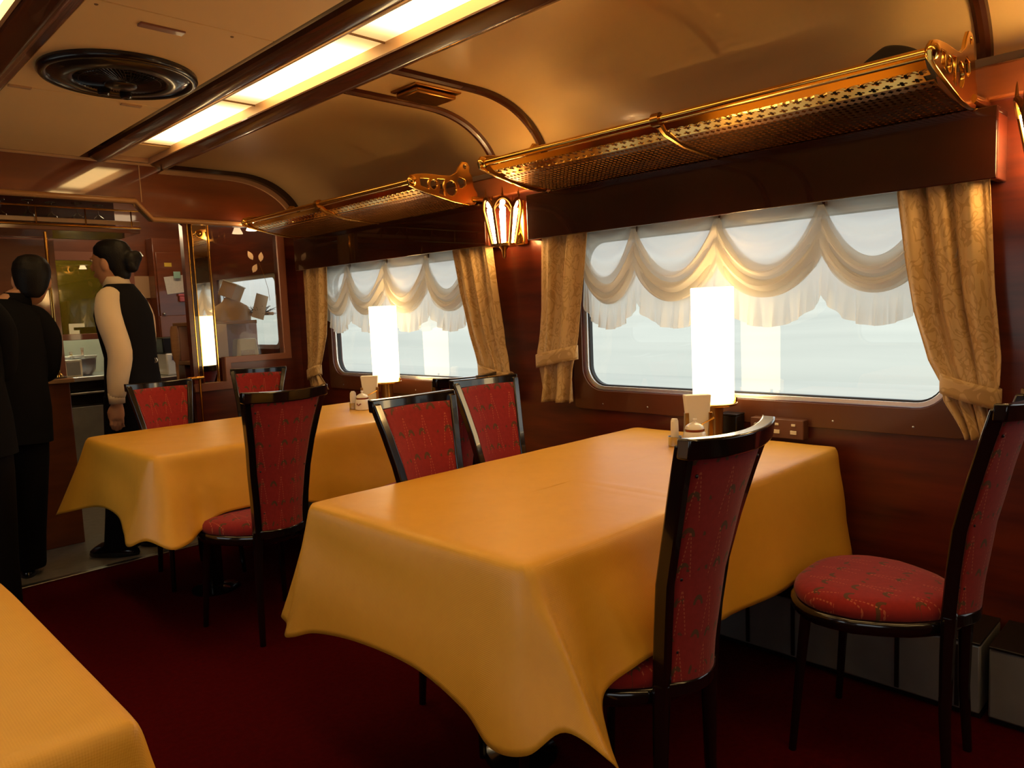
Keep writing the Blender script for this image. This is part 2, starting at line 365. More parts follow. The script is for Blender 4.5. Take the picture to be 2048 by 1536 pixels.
# cove ceilings (both sides)
COVE = [(1.74, 2.12), (2.05, 2.12), (2.20, 2.117), (2.30, 2.102), (2.39, 2.072), (2.47, 2.025), (2.53, 1.968), (2.565, 1.905), (2.575, 1.83)]
cv = [Vector((p[0], p[1], 0)) for p in COVE]; cv = [(p.x, p.y) for p in spline(cv, 5)]
def cove(name, mir):
    f = (lambda x: 2 * CX - x) if mir else (lambda x: x)
    m = MB(); n = len(cv)
    m.loft([[(f(x), y, z) for x, z in cv] for y in (Y0, Y1)], caps=False, closed=False)
    return struct(m.build(name, 'ceiling', solid=.01))
cove('ceiling_cove_right', False); cove('ceiling_cove_left', True)
for mir in (0, 1):
    f = (lambda x: 2 * CX - x) if mir else (lambda x: x)
    m = MB(); a, b = sorted((f(2.50), f(2.60))); m.box(a, b, Y0, Y1, 1.735, 1.832)
    struct(m.build('trim_2' if not mir else 'trim_3', 'mahogany_red', bevel=.008))
# arched ribs across the cove
def rib(y, name, m_='rib_brown', r=.022, mir=False):
    f = (lambda x: 2 * CX - x) if mir else (lambda x: x)
    return struct(MB().tube([(f(x - .004), y, z - .006) for x, z in cv if x > 1.74], r, 10).build(name, m_))
n_ = 4
for y in (-1.44, -1.76, .28, .60, 2.32, 2.64):
    for mir in (False, True): rib(y, 'trim_%d' % n_, mir=mir); n_ += 1
for mir in (False, True):
    f = (lambda x: 2 * CX - x) if mir else (lambda x: x)
    def band(nm, m_, y, o0, o1, th):
        global n_
        P = [(f(x - o0 * .55), z - o0) for x, z in cv] ; Q = [(f(x - o1 * .95), z - o1) for x, z in cv]
        mm = MB(); mm.loft([[(p[0], y - th, p[1]) for p in P], [(q[0], y - th, q[1]) for q in Q], [(q[0], y, q[1]) for q in Q], [(p[0], y, p[1]) for p in P], [(p[0], y - th, p[1]) for p in P]], caps=False, closed=False)
        struct(mm.build('trim_%d' % n_, m_)); n_ += 1
    band('a', 'dark_gloss', Y1, .0, .030, .05)
    band('b', 'cream_trim', Y1, .030, .052, .015)
# centre ceiling
segs = [Y0, -.63, .36, 1.36, 2.36, 3.355, Y1]
for i in range(len(segs) - 1):
    struct(MB().box(.73, 1.29, segs[i] + .003, segs[i + 1] - .003, ZC, ZC + .02).build('ceiling_panel_%d' % (i + 1), 'panel', bevel=.002))
struct(MB().box(WL, W, Y0, Y1, 2.19, 2.21).build('ceiling_void', 'groove', smooth=False))
# luminous troughs
def trough(x0, x1, nm, first):
    c = .5 * (x0 + x1); out = []
    mo = MB()
    for xa, s in ((x0, -1), (x1, 1)):
        P = [(0, 0), (.012, -.012), (.035, -.016), (.055, -.030), (.080, -.030), (.105, -.012), (.13, -.004), (.13, .02), (0, .06)]
        if s < 0: P = [(0, 0), (.012, -.014), (.04, -.018), (.075, -.008), (.09, .0), (.09, .02), (0, .06)]
        mm = MB(); mm.loft([[(xa + s * u, y, ZC + v) for u, v in P] for y in (Y0, Y1)])
        struct(mm.build('trim_%s_%s' % (nm, 'a' if s < 0 else 'b'), 'trim_brown', angle=50))
        st = MB(); st.box(min(xa, xa - s * .012), max(xa, xa - s * .012), Y0, Y1, ZC - .004, ZC + .05)
        struct(st.build('trim_%s_%s' % (nm, 'c' if s < 0 else 'd'), 'cream_trim', smooth=False))
    k = 0
    for yc in (3.695, 2.715 , 1.73, .745, -.24, -1.22, -2.2):
        k += 1
        L = .98
        t = thing('ceiling_light', '', 'ceiling light', (c, yc, ZC + .035))
        MB().box(x0 - c, x1 - c, -L / 2 + .006, L / 2 - .006, 0, .004).build('diffuser', 'trough', t, smooth=False)
        MB().box(x0 - c, x1 - c, L / 2 - .006, L / 2, -.006, .006).build('divider', 'groove', t, smooth=False)
        out.append(t)
    return out
TL = trough(1.425, 1.648, '40', 1)
TL2 = trough(2 * CX - 1.648, 2 * CX - 1.425, '41', 5)
wd = ['far end light panel beside the galley bulkhead', 'second glowing panel from the bulkhead', 'third panel from the bulkhead, cut by top edge', 'panel above the nearest table', 'panel just behind the viewer', 'panel further behind the viewer', 'rearmost panel']
for i, t in enumerate(TL): t['label'] = 'glowing ceiling strip, window side, ' + wd[i]; t['group'] = 'ceiling strip lights on the window side'
for i, t in enumerate(TL2): t['label'] = 'glowing ceiling strip left of the fan, ' + wd[i]; t['group'] = 'ceiling strip lights on the left side'
struct(MB().box(1.425, 1.648, 4.186, Y1, ZC + .025, ZC + .04).build('trim_56', 'panel', smooth=False))
struct(MB().box(1.40, 1.67, Y1 - .03, Y1 - .004, ZC + .0, ZC + .028).build('trim_50', 'cream_trim', bevel=.003))
# slots, catches and screws in the centre ceiling
def slot(x0, x1, y0, y1, lab, m_='groove', dark=True):
    o = MB().box(x0, x1, y0, y1, ZC - .006, ZC + .001).build('ceiling_catch', 'frame_brown' if dark else 'cream_trim', bevel=.002); return tag(o, lab, 'catch')
slot(.90, 1.035, 2.445, 2.480, 'dark recessed ceiling catch right behind the round ventilator', dark=True)
slot(.735, .81, 3.345, 3.37, 'small ceiling catch on the panel joint, left of two near the bulkhead', dark=False)
slot(1.135, 1.215, 3.367, 3.392, 'small ceiling catch on the panel joint, right of two near the bulkhead', dark=False)
for x, y, lab in ((1.165, 2.40, 'small ceiling screw near the strip light'), (.762, 2.395, 'small ceiling screw by the panel joint at top left')):
    tag(MB().ell((x, y, ZC), .006, .006, .003, 10, 6).build('ceiling_screw', 'groove'), lab, 'screw')
# air box between the ribs
t = thing('air_vent', 'small bronze air vent box between the two ceiling ribs', 'vent', (2.035, 2.49, ZC))
MB().box(-.12, .12, -.085, .085, -.012, .0).build('frame', 'old_brass', t, bevel=.003)
MB().box(-.105, .105, -.07, .07, -.035, -.012).build('hood', 'old_brass', t, bevel=.008)
# round ventilator
t = thing('ceiling_ventilator', 'large round black lacquered ceiling ventilator with glossy rim', 'fan', (1.01, 2.99, ZC))
MB().lathe([(.262, 0), (.264, -.014), (.257, -.024), (.243, -.027), (.234, -.020), (.230, 0)], n=64).build('rim', 'fan', t, angle=60)
MB().lathe([(.236, -.014), (.205, -.028), (.170, -.034), (.155, -.030), (.150, -.020)], n=64).build('inner_ring', 'fan', t, angle=60)
g_ = MB()
for k in range(72):
    a = 2 * PI * k / 72; g_.tube([(.155 * math.cos(a), .155 * math.sin(a), -.026), (.10 * math.cos(a + .12), .10 * math.sin(a + .12), -.036), (.05 * math.cos(a + .3), .05 * math.sin(a + .3), -.040)], .0016, 5)
for r in (.06, .085, .11, .135):
    g_.tube([(r * math.cos(2 * PI * k / 40), r * math.sin(2 * PI * k / 40), -.040 + (r - .05) * .13) for k in range(41)], .0016, 5, caps=False)
g_.build('grille', 'fan', t)
MB().lathe([(.148, -.018), (.001, -.016)], n=40).build('back_plate', 'black', t)
MB().lathe([(.055, -.036), (.053, -.046), (.04, -.052), (.001, -.053)], n=40).build('hub', 'fan', t)
for x in (-.032, .045): MB().lathe([(.020, -.034), (.021, -.056), (.016, -.062), (.010, -.062), (.001, -.058)], c=(x, .09, 0), n=24).build('knob', 'fan', t)

# ------------------------------------------------------------------ galley bulkhead
hdr = [(WL, 1.79), (.38, 1.79), (.47, 1.895), (1.553, 1.895), (1.641, 1.80), (2.60, 1.80), (2.60, 1.93), (2.55, 2.0), (2.47, 2.06), (2.36, 2.14), (2.2, 2.19), (-.2, 2.19), (-.5, 2.03), (WL - .06, 1.93)]
struct(finish('wall_bulkhead', plate([hdr], .06, lambda u, v, w_: (u, Y1 + .03 + w_, v)), 'header', smooth=False))
ed = [(2.53, Y1 - .004, 1.805), (1.643, Y1 - .004, 1.806), (1.555, Y1 - .004, 1.903), (.465, Y1 - .004, 1.903), (.377, Y1 - .004, 1.806), (WL, Y1 - .004, 1.806)]
struct(MB().tube([ed[i] for i in range(6)], .016, 8).build('trim_51', 'edge_tan', angle=60))
struct(MB().box(1.588, 1.592, Y1 - .003, Y1, 1.90, 2.12).build('trim_52', 'cream_trim', smooth=False))
struct(MB().box(-.51, 2.53, Y1 - .008, Y1, 2.105, 2.118).build('trim_53', 'cream_trim', smooth=False))
# wall right of the pass: pillar, framed pane
wl = [(1.805, 0), (2.53, 0), (2.53, 1.80), (1.805, 1.80)]
struct(finish('wall_far', plate([wl, [(1.83, .835), (2.0, .835), (2.0, .985), (2.40, .985), (2.40, 1.79), (1.83, 1.79)]], .05, lambda u, v, w_: (u, Y1 + .025 + w_, v)), 'mahogany', smooth=False))
struct(finish('trim_54', plate([[(1.80, .79), (2.03, .79), (2.03, .95), (2.445, .95), (2.445, 1.80), (2.40, 1.80), (2.40, .985), (2.0, .985), (2.0, .835), (1.80, .835)]], .014, lambda u, v, w_: (u, Y1 - .006 + w_, v), .002), 'frame_brown', smooth=False))
t = thing('mirror_pillar', 'narrow brass edged mirror strip beside the framed glass on the far bulkhead', 'mirror', (1.91, Y1 + .01, 1.315))
MB().box(-.073, .043, 0, .006, -.478, .478).build('mirror_pane', 'mirror', t, smooth=False)
for x in (-.078, -.052, .045): MB().box(x, x + .006, -.012, .004, -.478, .478).build('edge_strip', 'brass', t, bevel=.001)
MB().box(-.072, -.052, -.008, .0, -.478, .478).build('dark_strip', 'dark_gloss', t, bevel=.001)
t = thing('partition_glass', 'framed glass partition with three frosted leaves on the far bulkhead', 'window', (2.18, Y1 + .02, 1.38))
MB().add([(-.222, 0, -.393), (.22, 0, -.393), (.22, 0, .41), (-.222, 0, .41)], [(0, 1, 2, 3)]).build('pane', 'clear', t, smooth=False)
def leaf(cx, cz, a, s=.028):
    P = [(0, -1.1), (.5, -.5), (.62, .1), (.4, .6), (0, 1.15), (-.4, .6), (-.62, .1), (-.5, -.5)]
    P = [(cx + s * (p[0] * math.cos(a) - p[1] * math.sin(a)), cz + s * (p[0] * math.sin(a) + p[1] * math.cos(a))) for p in P]
    finish('frosted_leaf', plate([P], .002, lambda u, v, w_: (u, -.004 + w_, v)), 'leaf', t, smooth=False)
leaf(.045, .235, .5); leaf(.115, .228, -.15); leaf(.068, .155, -.5)
MB().tube([(.10, -.004, .19), (.125, -.004, .12), (.15, -.004, .02), (.155, -.004, -.05)], .0012, 6).build('stem', 'old_brass', t)

# pantry and galley behind
struct(MB().box(W, W + .05, Y1, 8.0, 0, 1.0).build('wall_pantry', 'mahogany', smooth=False))
struct(MB().box(W, W + .05, Y1, 8.0, 1.53, 2.2).build('wall_pantry_upper', 'mahogany', smooth=False))
for i, (a, b) in enumerate(((Y1, 4.84), (5.78, 8.0))): struct(MB().box(W, W + .05, a, b, 1.0, 1.53).build('wall_pantry_pier_%d' % (i + 1), 'mahogany', smooth=False))
wf = struct(finish('window_7', plate([rrect(4.84, 5.78, 1.0, 1.53, .05), rrect(4.87, 5.75, 1.03, 1.50, .04)], .02, lambda u, v, w_: (W + .02 + w_, u, v)), 'aluminium', smooth=False))
MB().add([(W + .02, 4.86, 1.02), (W + .02, 5.76, 1.02), (W + .02, 5.76, 1.51), (W + .02, 4.86, 1.51)], [(0, 1, 2, 3)]).build('window_pane', 'glass', wf, smooth=False)
struct(MB().box(WL - .06, WL, Y1, 8.0, 0, 2.2).build('wall_pantry_left', 'mahogany', smooth=False))
struct(MB().box(WL, W, Y1 + .06, 8.0, 2.16, 2.2).build('ceiling_pantry', 'panel', smooth=False))
struct(MB().box(WL, W, 7.9, 8.0, 0, 2.2).build('wall_galley_back', 'steel', smooth=False))
struct(finish('wall_pantry_back', plate([[(WL, 0), (W, 0), (W, 2.16), (WL, 2.16)], [(1.50, 0.0001), (2.02, 0.0001), (2.02, 1.735), (1.50, 1.735)]], .05, lambda u, v, w_: (u, YB + .025 + w_, v)), 'mahogany_red', smooth=False))
struct(finish('trim_55', plate([[(1.46, 1.06), (1.50, 1.06), (1.50, 1.70), (2.02, 1.70), (2.02, 1.06), (2.06, 1.06), (2.06, 1.76), (1.46, 1.76)]], .02, lambda u, v, w_: (u, YB - .01 + w_, v), .002), 'frame_brown', smooth=False))
t = thing('serving_screen', 'greenish tinted glass screen over the galley pass, behind the woman', 'screen', (1.76, YB + .01, 1.43))
MB().box(-.26, .26, 0, .008, -.27, .275).build('tinted_pane', 'bronze_glass', t, smooth=False)
MB().box(-.26, .26, -.012, .012, -.315, -.27).build('bottom_rail', 'mahogany_red', t, bevel=.003)
# galley worktop and pots
t = thing('pantry_light', 'pale ceiling light inside the pantry, seen past the pass header', 'light', (1.9, 5.45, 2.155)); MB().box(-.45, .45, -.07, .07, -.05, -.01).build('diffuser', 'pantry_light', t, bevel=.008); MB().box(-.47, .47, -.09, .09, -.012, 0).build('housing', 'cream_trim', t, bevel=.003)
struct(MB().box(WL, W, 7.2, 7.22, .0, 2.16).build('wall_galley_mid', 'galley_panel', smooth=False))
o = MB().box(1.30, 2.30, 6.28, 6.85, .80, .835).build('galley_worktop', 'steel', bevel=.005); tag(o, 'bright stainless galley worktop seen through the pass', 'counter')
t = thing('galley_cabinet', 'grey stainless cabinet under the galley worktop', 'cabinet', (1.8, 6.6, 0))
MB().box(-.48, .48, -.22, .22, 0, .60).build('body', 'heater', t, bevel=.004); MB().box(-.5, .5, -.28, .22, .70, .715).build('shelf', 'steel', t, bevel=.003)
MB().box(-.48, .48, -.02, .22, .6, .80).build('back_box', 'black', t, bevel=.004)
t = thing('galley_light', 'bright tube light under the galley ceiling', 'light', (1.7, 6.6, 2.05)); MB().box(-.4, .4, -.05, .05, -.04, 0).build('lit_tube', 'kitchen_light', t, bevel=.01)
MB().box(-.42, .42, -.06, .06, 0, .03).build('housing', 'steel', t, bevel=.004)
t = thing('galley_basin', 'round steel basin full of white crockery on the galley worktop', 'basin', (1.68, 6.55, .835))
MB().lathe([(.12, 0), (.15, .04), (.16, .13), (.165, .135), (.155, .13), (.145, .045), (.01, .02)], n=28).build('bowl', 'steel', t)
for k in range(5): tag(MB().lathe([(.02, 0), (.05, .008), (.062, .026), (.058, .026), (.01, .006)], c=(1.60 + .045 * k, 6.50 + .02 * (k % 2), .955 + .006 * (k % 3)), n=18).build('dish', 'porcelain'), 'white dish heaped in the steel basin beyond the woman', 'dish', 'dishes in the galley basin')
t = thing('glass_fronted_box', 'small square cream framed box on the galley worktop', 'box', (1.62, 6.32, .835))
MB().box(-.06, .06, .004, .08, 0, .13).build('body', 'white_plastic', t, bevel=.004); MB().box(-.045, .045, -.001, .004, .015, .115).build('front_pane', 'heater', t, smooth=False)
for x, y, m_, h, lab in ((1.66, 6.75, 'orange', .15, 'small orange bottle at the back of the galley worktop'), (1.72, 6.75, 'yellow', .16, 'small yellow bottle at the back of the galley worktop'), (1.80, 6.74, 'leaf', .19, 'tall pale bottle at the back of the galley worktop')):
    t = thing('bottle', lab, 'bottle', (x, y, .835)); MB().lathe([(.02, 0), (.022, .01), (.022, h * .65), (.01, h * .8), (.01, h), (.001, h)], n=14).build('body', m_, t); MB().lathe([(.012, h), (.012, h + .02), (.001, h + .02)], n=12).build('cap', 'white_plastic', t)
# cupboard with the notes, far right of the pass
t = thing('wall_cupboard', 'brown wall cupboard with notes stuck on its door, behind the woman', 'cupboard', (2.34, YB - .14, 1.37))
MB().box(-.17, .18, 0, .13, -.27, .50).build('body', 'mahogany_red', t, bevel=.004)
d_ = MB().box(-.155, .165, -.014, 0, -.10, .39).build('door', 'mahogany_red', t, bevel=.003)
MB().box(-.16, .175, -.016, 0, -.265, -.10).build('lower_panel', 'frame_brown', t, bevel=.003)
MB().ell((-.13, -.025, -.085), .010, .010, .010, 12, 8).build('knob', 'steel', d_)
def note(cx, cz, w_, h_, a, m_, nm, lab, y=YB - .158, cat='note'):
    P = [(cx + x * math.cos(a) - z * math.sin(a), cz + x * math.sin(a) + z * math.cos(a)) for x, z in ((-w_ / 2, -h_ / 2), (w_ / 2, -h_ / 2), (w_ / 2, h_ / 2), (-w_ / 2, h_ / 2))]
    o = finish(nm, plate([P], .002, lambda u, v, q: (u, y + q, v)), m_, smooth=False); return tag(o, lab, cat)
note(2.345, 1.515, .215, .135, .12, 'paper', 'paper_note', 'white paper note pinned askew on the cupboard door')
note(2.27, 1.665, .055, .03, 0, 'yellow', 'yellow_tag', 'small yellow tag near the top of the cupboard door', cat='tag')
t = thing('clip_magnet', 'pale green square clip magnet holding the paper note', 'magnet', (2.325, YB - .165, 1.585)); MB().box(-.026, .026, -.008, 0, -.026, .026).build('plate', 'teal', t, bevel=.002); MB().lathe([(.016, 0), (.016, .004), (.001, .004)], n=16).build('disc', 'yellow', t).rotation_euler = (PI / 2, 0, 0); t.children[-1].location = (0, -.008, 0)
t = thing('pink_clip', 'pink plastic clip on the lower cupboard panel', 'clip', (2.36, YB - .17, 1.42)); MB().box(-.028, .028, -.012, .006, -.045, .0).build('body', 'pink', t, bevel=.008); MB().box(-.035, .012, -.014, .0, .0, .018).build('jaw', 'pink', t, bevel=.004)
note(2.11, 1.50, .12, .17, 0, 'cardboard', 'paper_sheet', 'cream paper sheet on the wall right behind the woman head', y=YB - .012)
# pantry side counter seen below the cupboard
t = thing('pantry_counter', 'pantry counter with pale front behind the brass rail', 'counter', (2.2, 5.75, 0))
MB().box(-.32, .32, -.2, .3, 0, .80).build('body', 'mahogany', t, bevel=.004); MB().box(-.33, .33, -.22, .3, .80, .83).build('top', 'steel', t, bevel=.004)
t = thing('white_machine', 'white appliance with blue mark on the pantry counter', 'appliance', (2.16, 5.78, .83)); MB().box(-.1, .12, -.12, .15, 0, .16).build('body', 'porcelain', t, bevel=.01); MB().box(-.06, .0, -.125, -.118, .11, .14).build('blue_panel', 'blue', t, bevel=.002); MB().box(-.11, .13, -.1, .15, .16, .28).build('dark_top', 'black', t, bevel=.01)
t = thing('wooden_paddle', 'upright wooden paddle in a holder behind the brass rail', 'utensil', (1.83, 4.86, .80))
MB().loft([[(x * 1.0, y * .5, z) for x, y in circ(0, 0, r, 12)] for z, r in ((.10, .010), (.16, .010), (.18, .022), (.24, .028), (.36, .027), (.39, .018))]).build('blade', 'tan_wood', t)
MB().tube([(0, 0, -.02), (0, 0, .12)], .008).build('handle', 'tan_wood', t)
MB().box(-.03, .05, -.03, .04, -.10, .0).build('holder', 'steel', t, bevel=.004)
MB().box(-.04, .06, -.04, .05, -.80, -.10).build('stand', 'mahogany', t, bevel=.003)
t = thing('brass_handrail', 'short brass handrail with round post beside the mirror strip', 'rail', (1.79, 4.60 - .1, 0))
MB().tube([(-.045, 0, .875), (.055, 0, .875)], .010, 12).build('rail', 'brass', t); MB().tube([(.03, 0, 0), (.03, 0, .875)], .008, 12).build('post', 'brass', t)
# things behind the glass partition
t = thing('pantry_shelf', 'tan shelf unit behind the glass partition', 'shelf', (2.22, 5.05, 0))
MB().box(-.27, .20, -.12, .15, 1.185, 1.21).build('shelf_board', 'tan_wood', t, bevel=.003); MB().box(-.27, .28, .05, .15, .955, 1.185).build('back_board', 'frame_brown', t, bevel=.003)
MB().box(-.27, .28, -.12, .15, .93, .955).build('shelf_board', 'tan_wood', t, bevel=.003); MB().box(-.27, .28, .0, .15, .0, .93).build('cabinet_body', 'mahogany', t, bevel=.003)
t = thing('carton', 'tilted cream carton on top of the pantry shelf', 'box', (2.30, 5.03, 1.41), .6)
o = MB().box(-.055, .055, -.055, .055, -.05, .05).build('body', 'cardboard', t, bevel=.003); o.rotation_euler = (.35, .2, 0)
o = MB().box(-.058, .058, -.058, .058, .05, .058).build('lid', 'paper', t, bevel=.002); o.rotation_euler = (.35, .2, 0)
t = thing('carton_stand', 'pale rounded bag supporting the tilted carton behind the glass', 'bag', (2.29, 5.03, 1.21)); MB().loft([[(x, y * .7, z) for x, y in circ(0, 0, r, 16)] for z, r in ((0, .13), (.06, .135), (.10, .11), (.13, .06), (.16, .04))]).build('body', 'cardboard', t)
t = thing('feather_duster', 'grey fluffy duster lying on the pantry shelf', 'duster', (2.47, 4.98, 1.25)); q = MB()
for k in range(120):
    a = rng.uniform(0, 2 * PI); b = rng.uniform(-.2, 1.2); l_ = rng.uniform(.05, .09)
    q.tube([(rng.uniform(-.06, .06), 0, 0), (math.cos(a) * l_ + rng.uniform(-.06, .06), math.sin(a) * l_ * .5, .05 * b)], [.003, .001], 4)
q.build('bristles', 'grey_cloth', t); MB().tube([(-.1, 0, 0), (.1, 0, 0)], .012).build('handle', 'tan_wood', t)
note(2.46, 1.30, .09, .17, -.3, 'leaf', 'hanging_card', 'pale card with dark edge leaning at the right of the glass partition', y=4.95, cat='card')
t = thing('paper_dispenser', 'cream paper dispenser on the lower pantry shelf behind the glass', 'dispenser', (2.33, 4.95, .955)); MB().loft([[(-.075 * s, -.04, z), (.075 * s, -.04, z), (.075 * s, .04, z), (-.075 * s, .04, z)] for z, s in ((0, 1.1), (.12, .9), (.13, .8))]).build('body', 'white_plastic', t, bevel=.006); MB().box(-.05, .05, -.045, -.035, .0, .05).build('front_slot', 'cardboard', t, bevel=.002)
t = thing('ledger', 'pale board standing at the left edge behind the glass partition', 'board', (2.10, 4.8, .97)); MB().box(-.045, .045, 0, .012, .0, .22).build('sheet', 'paper_pink', t, bevel=.002); MB().box(-.03, .03, -.01, .05, -.97, .0).build('stand', 'mahogany', t)
# serving counter and pole at the left of the pass
t = thing('serving_counter', 'red brown serving counter behind the man in black suit', 'counter', (.62, 4.95, 0))
MB().box(-.60, .545, -.3, .35, 0, .905).build('body', 'mahogany_red', t, bevel=.004); MB().box(-.60, .565, -.33, .36, .905, .930).build('top', 'cream_trim', t, bevel=.006); MB().box(-.6, .55, -.25, .30, .930, .938).build('steel_inlay', 'steel', t, bevel=.002)
t = thing('brass_pole', 'slim brass pole rising from serving counter to the shelf above', 'pole', (1.125, 4.68, .938)); MB().tube([(0, 0, 0), (0, 0, .79)], .009, 12).build('rod', 'brass', t); MB().lathe([(.02, 0), (.018, .012), (.01, .02)], n=16).build('collar', 'brass', t)
t = thing('cutlery_pot', 'steel pot of cutlery on the serving counter beside the pole', 'pot', (1.09, 4.90, .938)); MB().lathe([(.055, 0), (.06, .005), (.06, .10), (.055, .10), (.05, .01), (.001, .01)], n=24).build('pot', 'steel', t)
for k in range(9):
    a = k * .7; MB().tube([(.03 * math.cos(a), .03 * math.sin(a), .02), (.055 * math.cos(a), .055 * math.sin(a), .13)], .005, 6).build('cutlery_handle', ('maroon', 'black', 'steel')[k % 3], t)
note(1.19, 1.10, .14, .13, 0, 'paper_pink', 'menu_sheet', 'pinkish sheet hanging behind the pole above the cutlery pot', y=5.30, cat='sheet')
struct(MB().box(.3, 1.32, 5.32, 5.37, 0, 1.75).build('wall_pass_left', 'mahogany_red', smooth=False))
# glass rack above the pass
t = thing('glass_rack', 'overhead glass rack with two brass rails above the pass', 'rack', (.98, 5.0, 1.76))
MB().box(-.75, .70, -.14, .32, 0, .025).build('shelf_board', 'mahogany_red', t, bevel=.003); MB().box(-.75, .70, -.145, -.13, .045, .07).build('front_rail', 'cream_trim', t, bevel=.003)
MB().tube([(-.75, -.15, .03), (.70, -.15, .03)], .006).build('rail', 'brass', t); MB().tube([(-.75, -.15, .13), (.70, -.15, .13)], .005).build('rail', 'brass', t)
MB().box(-.75, .70, .30, .32, .0, .38).build('back_board', 'mahogany', t, smooth=False)
for i in range(6): MB().tube([(-.6 + .25 * i, -.15, .025), (-.6 + .25 * i, -.15, .13)], .004, 6).build('rail_post', 'brass', t)
gl0 = None
for i in range(8):
    lab = 'upturned stemmed glass standing on the rack above the pass'
    if gl0 is None:
        gl0 = thing('stemmed_glass', lab, 'glass', (.62, 4.96, 1.785), 0, 'glasses on the overhead rack')
        MB().lathe([(.030, 0), (.036, .03), (.030, .07), (.006, .09), (.005, .14), (.028, .145), (.028, .148)], n=18, caps=False).build('bowl', 'clear', gl0)
        MB().lathe([(.0285, .145), (.029, .149), (.001, .150)], n=18).build('foot', 'clear', gl0)
    else:
        c = copy_tree(gl0); c.location = (.62 + .125 * i, 4.96 + .04 * (i % 2), 1.785)
# wall outside, back of the car
struct(MB().box(WL - .1, W + .1, Y0 - .06, Y0, 0, 2.2).build('wall_back', 'mahogany', smooth=False))
struct(MB().box(-80, 150, -120, 160, -1.75, -1.7).build('ground', 'ground', smooth=False))
hl = MB(); hl.grid(lambda u, v: (26 + 40 * v, lerp(-90, 160, u), -1.7 + 3.7 * v ** .8 + .5 * math.sin(u * 37) * v + .3 * math.sin(u * 91 + 2) * v), 60, 12); struct(hl.build('ground_hillside', 'hill'))
# lower wall heater cover
for i, (a, b) in enumerate(((Y0 + .1, .50), (.52, 2.42), (2.44, 4.45))):
    t = thing('heater_cover', ['grey metal heater cover at the wall foot under the nearest chair', 'grey metal heater cover under the front table', 'grey metal heater cover under the far table'][i], 'heater', (W, .5 * (a + b), 0)); h = (b - a) / 2
    MB().box(-.228, -.003, -h, h, .02, .22).build('casing', 'heater', t, bevel=.006)
    MB().box(-.232, -.003, -h, h, .22, .228).build('top_lip', 'black', t, bevel=.002)
    for k in range(int(2 * h / .16)): MB().box(-.234, -.226, -h + .05 + .16 * k, -h + .062 + .16 * k, .03, .21).build('slat', 'black', t, smooth=False)
    MB().box(-.21, -.003, -h, h, 0, .02).build('plinth', 'black', t, smooth=False)

# ------------------------------------------------------------------ pelmets, curtains, valances, racks
def pelmet(yc, lab):
    t = thing('pelmet', lab, 'pelmet', (W, yc, 0), 0, 'dark pelmets over the windows'); h = .885
    MB().box(-.118, -.098, -h, h, 1.505, 1.70).build('front_board', 'dark_gloss', t, bevel=.003)
    MB().box(-.10, -.001, -h, h, 1.685, 1.70).build('top_board', 'dark_gloss', t, bevel=.003)
    for s in (-1, 1): MB().box(-.10, -.001, min(s * h, s * (h - .02)), max(s * h, s * (h - .02)), 1.505, 1.685).build('end_board', 'mahogany', t, bevel=.003)
    MB().tube([(-.03, -h + .02, 1.60), (-.03, h - .02, 1.60)], .008).build('curtain_rail', 'steel', t)
    MB().tube([(-.065, -h + .02, 1.62), (-.065, h - .02, 1.62)], .008).build('curtain_rail', 'steel', t)
    return t
YC = 1.4175
pelmet(YC, 'glossy dark wood pelmet above the nearer big window'); pelmet(YC + PER, 'glossy dark wood pelmet above the far window by the bulkhead')

def curtain(L, Rr, tie, zb, lab, pl=3.2, ph=0.0, tw=None):
    """L,Rr: tables z->y of the two edges; tie = z of the tieback"""
    t = thing('curtain', lab, 'curtain', (2.453, 0, 0), 0, 'gold damask curtains')
    zt = 1.58; nv = 60; nu = 110
    def fn(u, v):
        z = lerp(zt, zb, v); a = interp(L, z); b = interp(Rr, z)
        d = abs(z - tie); am = .016 * min(1, .30 + d / .30) * (1 if z > tie else .8)
        if z < tie: am += .010 * (tie - z) / .1
        uu = u + .018 * math.sin(v * 5 + u * 9)
        x = am * (math.sin(2 * PI * pl * uu + ph) + .35 * math.sin(2 * PI * pl * 2.3 * uu + 1 + v * 2.0)) - .012 * math.exp(-(d / .06) ** 2)
        y = lerp(a, b, u) + .004 * math.sin(2 * PI * pl * u * 1.0 + 1.5)
        return (x, y, z)
    MB().grid(fn, nu, nv, lambda u, v: (u * .55, (1 - v) * .8)).build('drape', 'damask', t, solid=.002)
    a = interp(L, tie); b = interp(Rr, tie); c = .5 * (a + b); hw = abs(b - a) / 2 + .006
    q = MB(); q.grid(lambda u, v: (-.004 - .034 * math.cos((u - .5) * 2 * PI) * (1), c + hw * 1.03 * math.sin((u - .5) * 2 * PI), tie + lerp(.030, -.030, v) + .022 * math.sin((u - .5) * 2 * PI) * (1 if b > a else -1) * (tw or 1)), 40, 4, lambda u, v: (u * .3, v * .06))
    q.build('tieback', 'damask', t, solid=.003)
    return t
curtain([(.78, .538), (.88, .545), (.93, .515), (1.01, .515), (1.2, .535), (1.5, .553), (1.6, .555)], [(.78, .607), (.88, .66), (.93, .665), (1.0, .705), (1.15, .75), (1.3, .775), (1.5, .80), (1.6, .80)], .915, .775, 'gold damask curtain at the right end of the nearer window', tw=1)
curtain([(.79, 2.30), (1.0, 2.300), (1.2, 2.285), (1.5, 2.272), (1.6, 2.272)], [(.79, 2.115), (.93, 2.10), (1.0, 2.075), (1.2, 2.045), (1.5, 1.995), (1.6, 1.99)], .99, .79, 'gold damask curtain at the left end of the nearer window', pl=2.4, ph=1, tw=1)
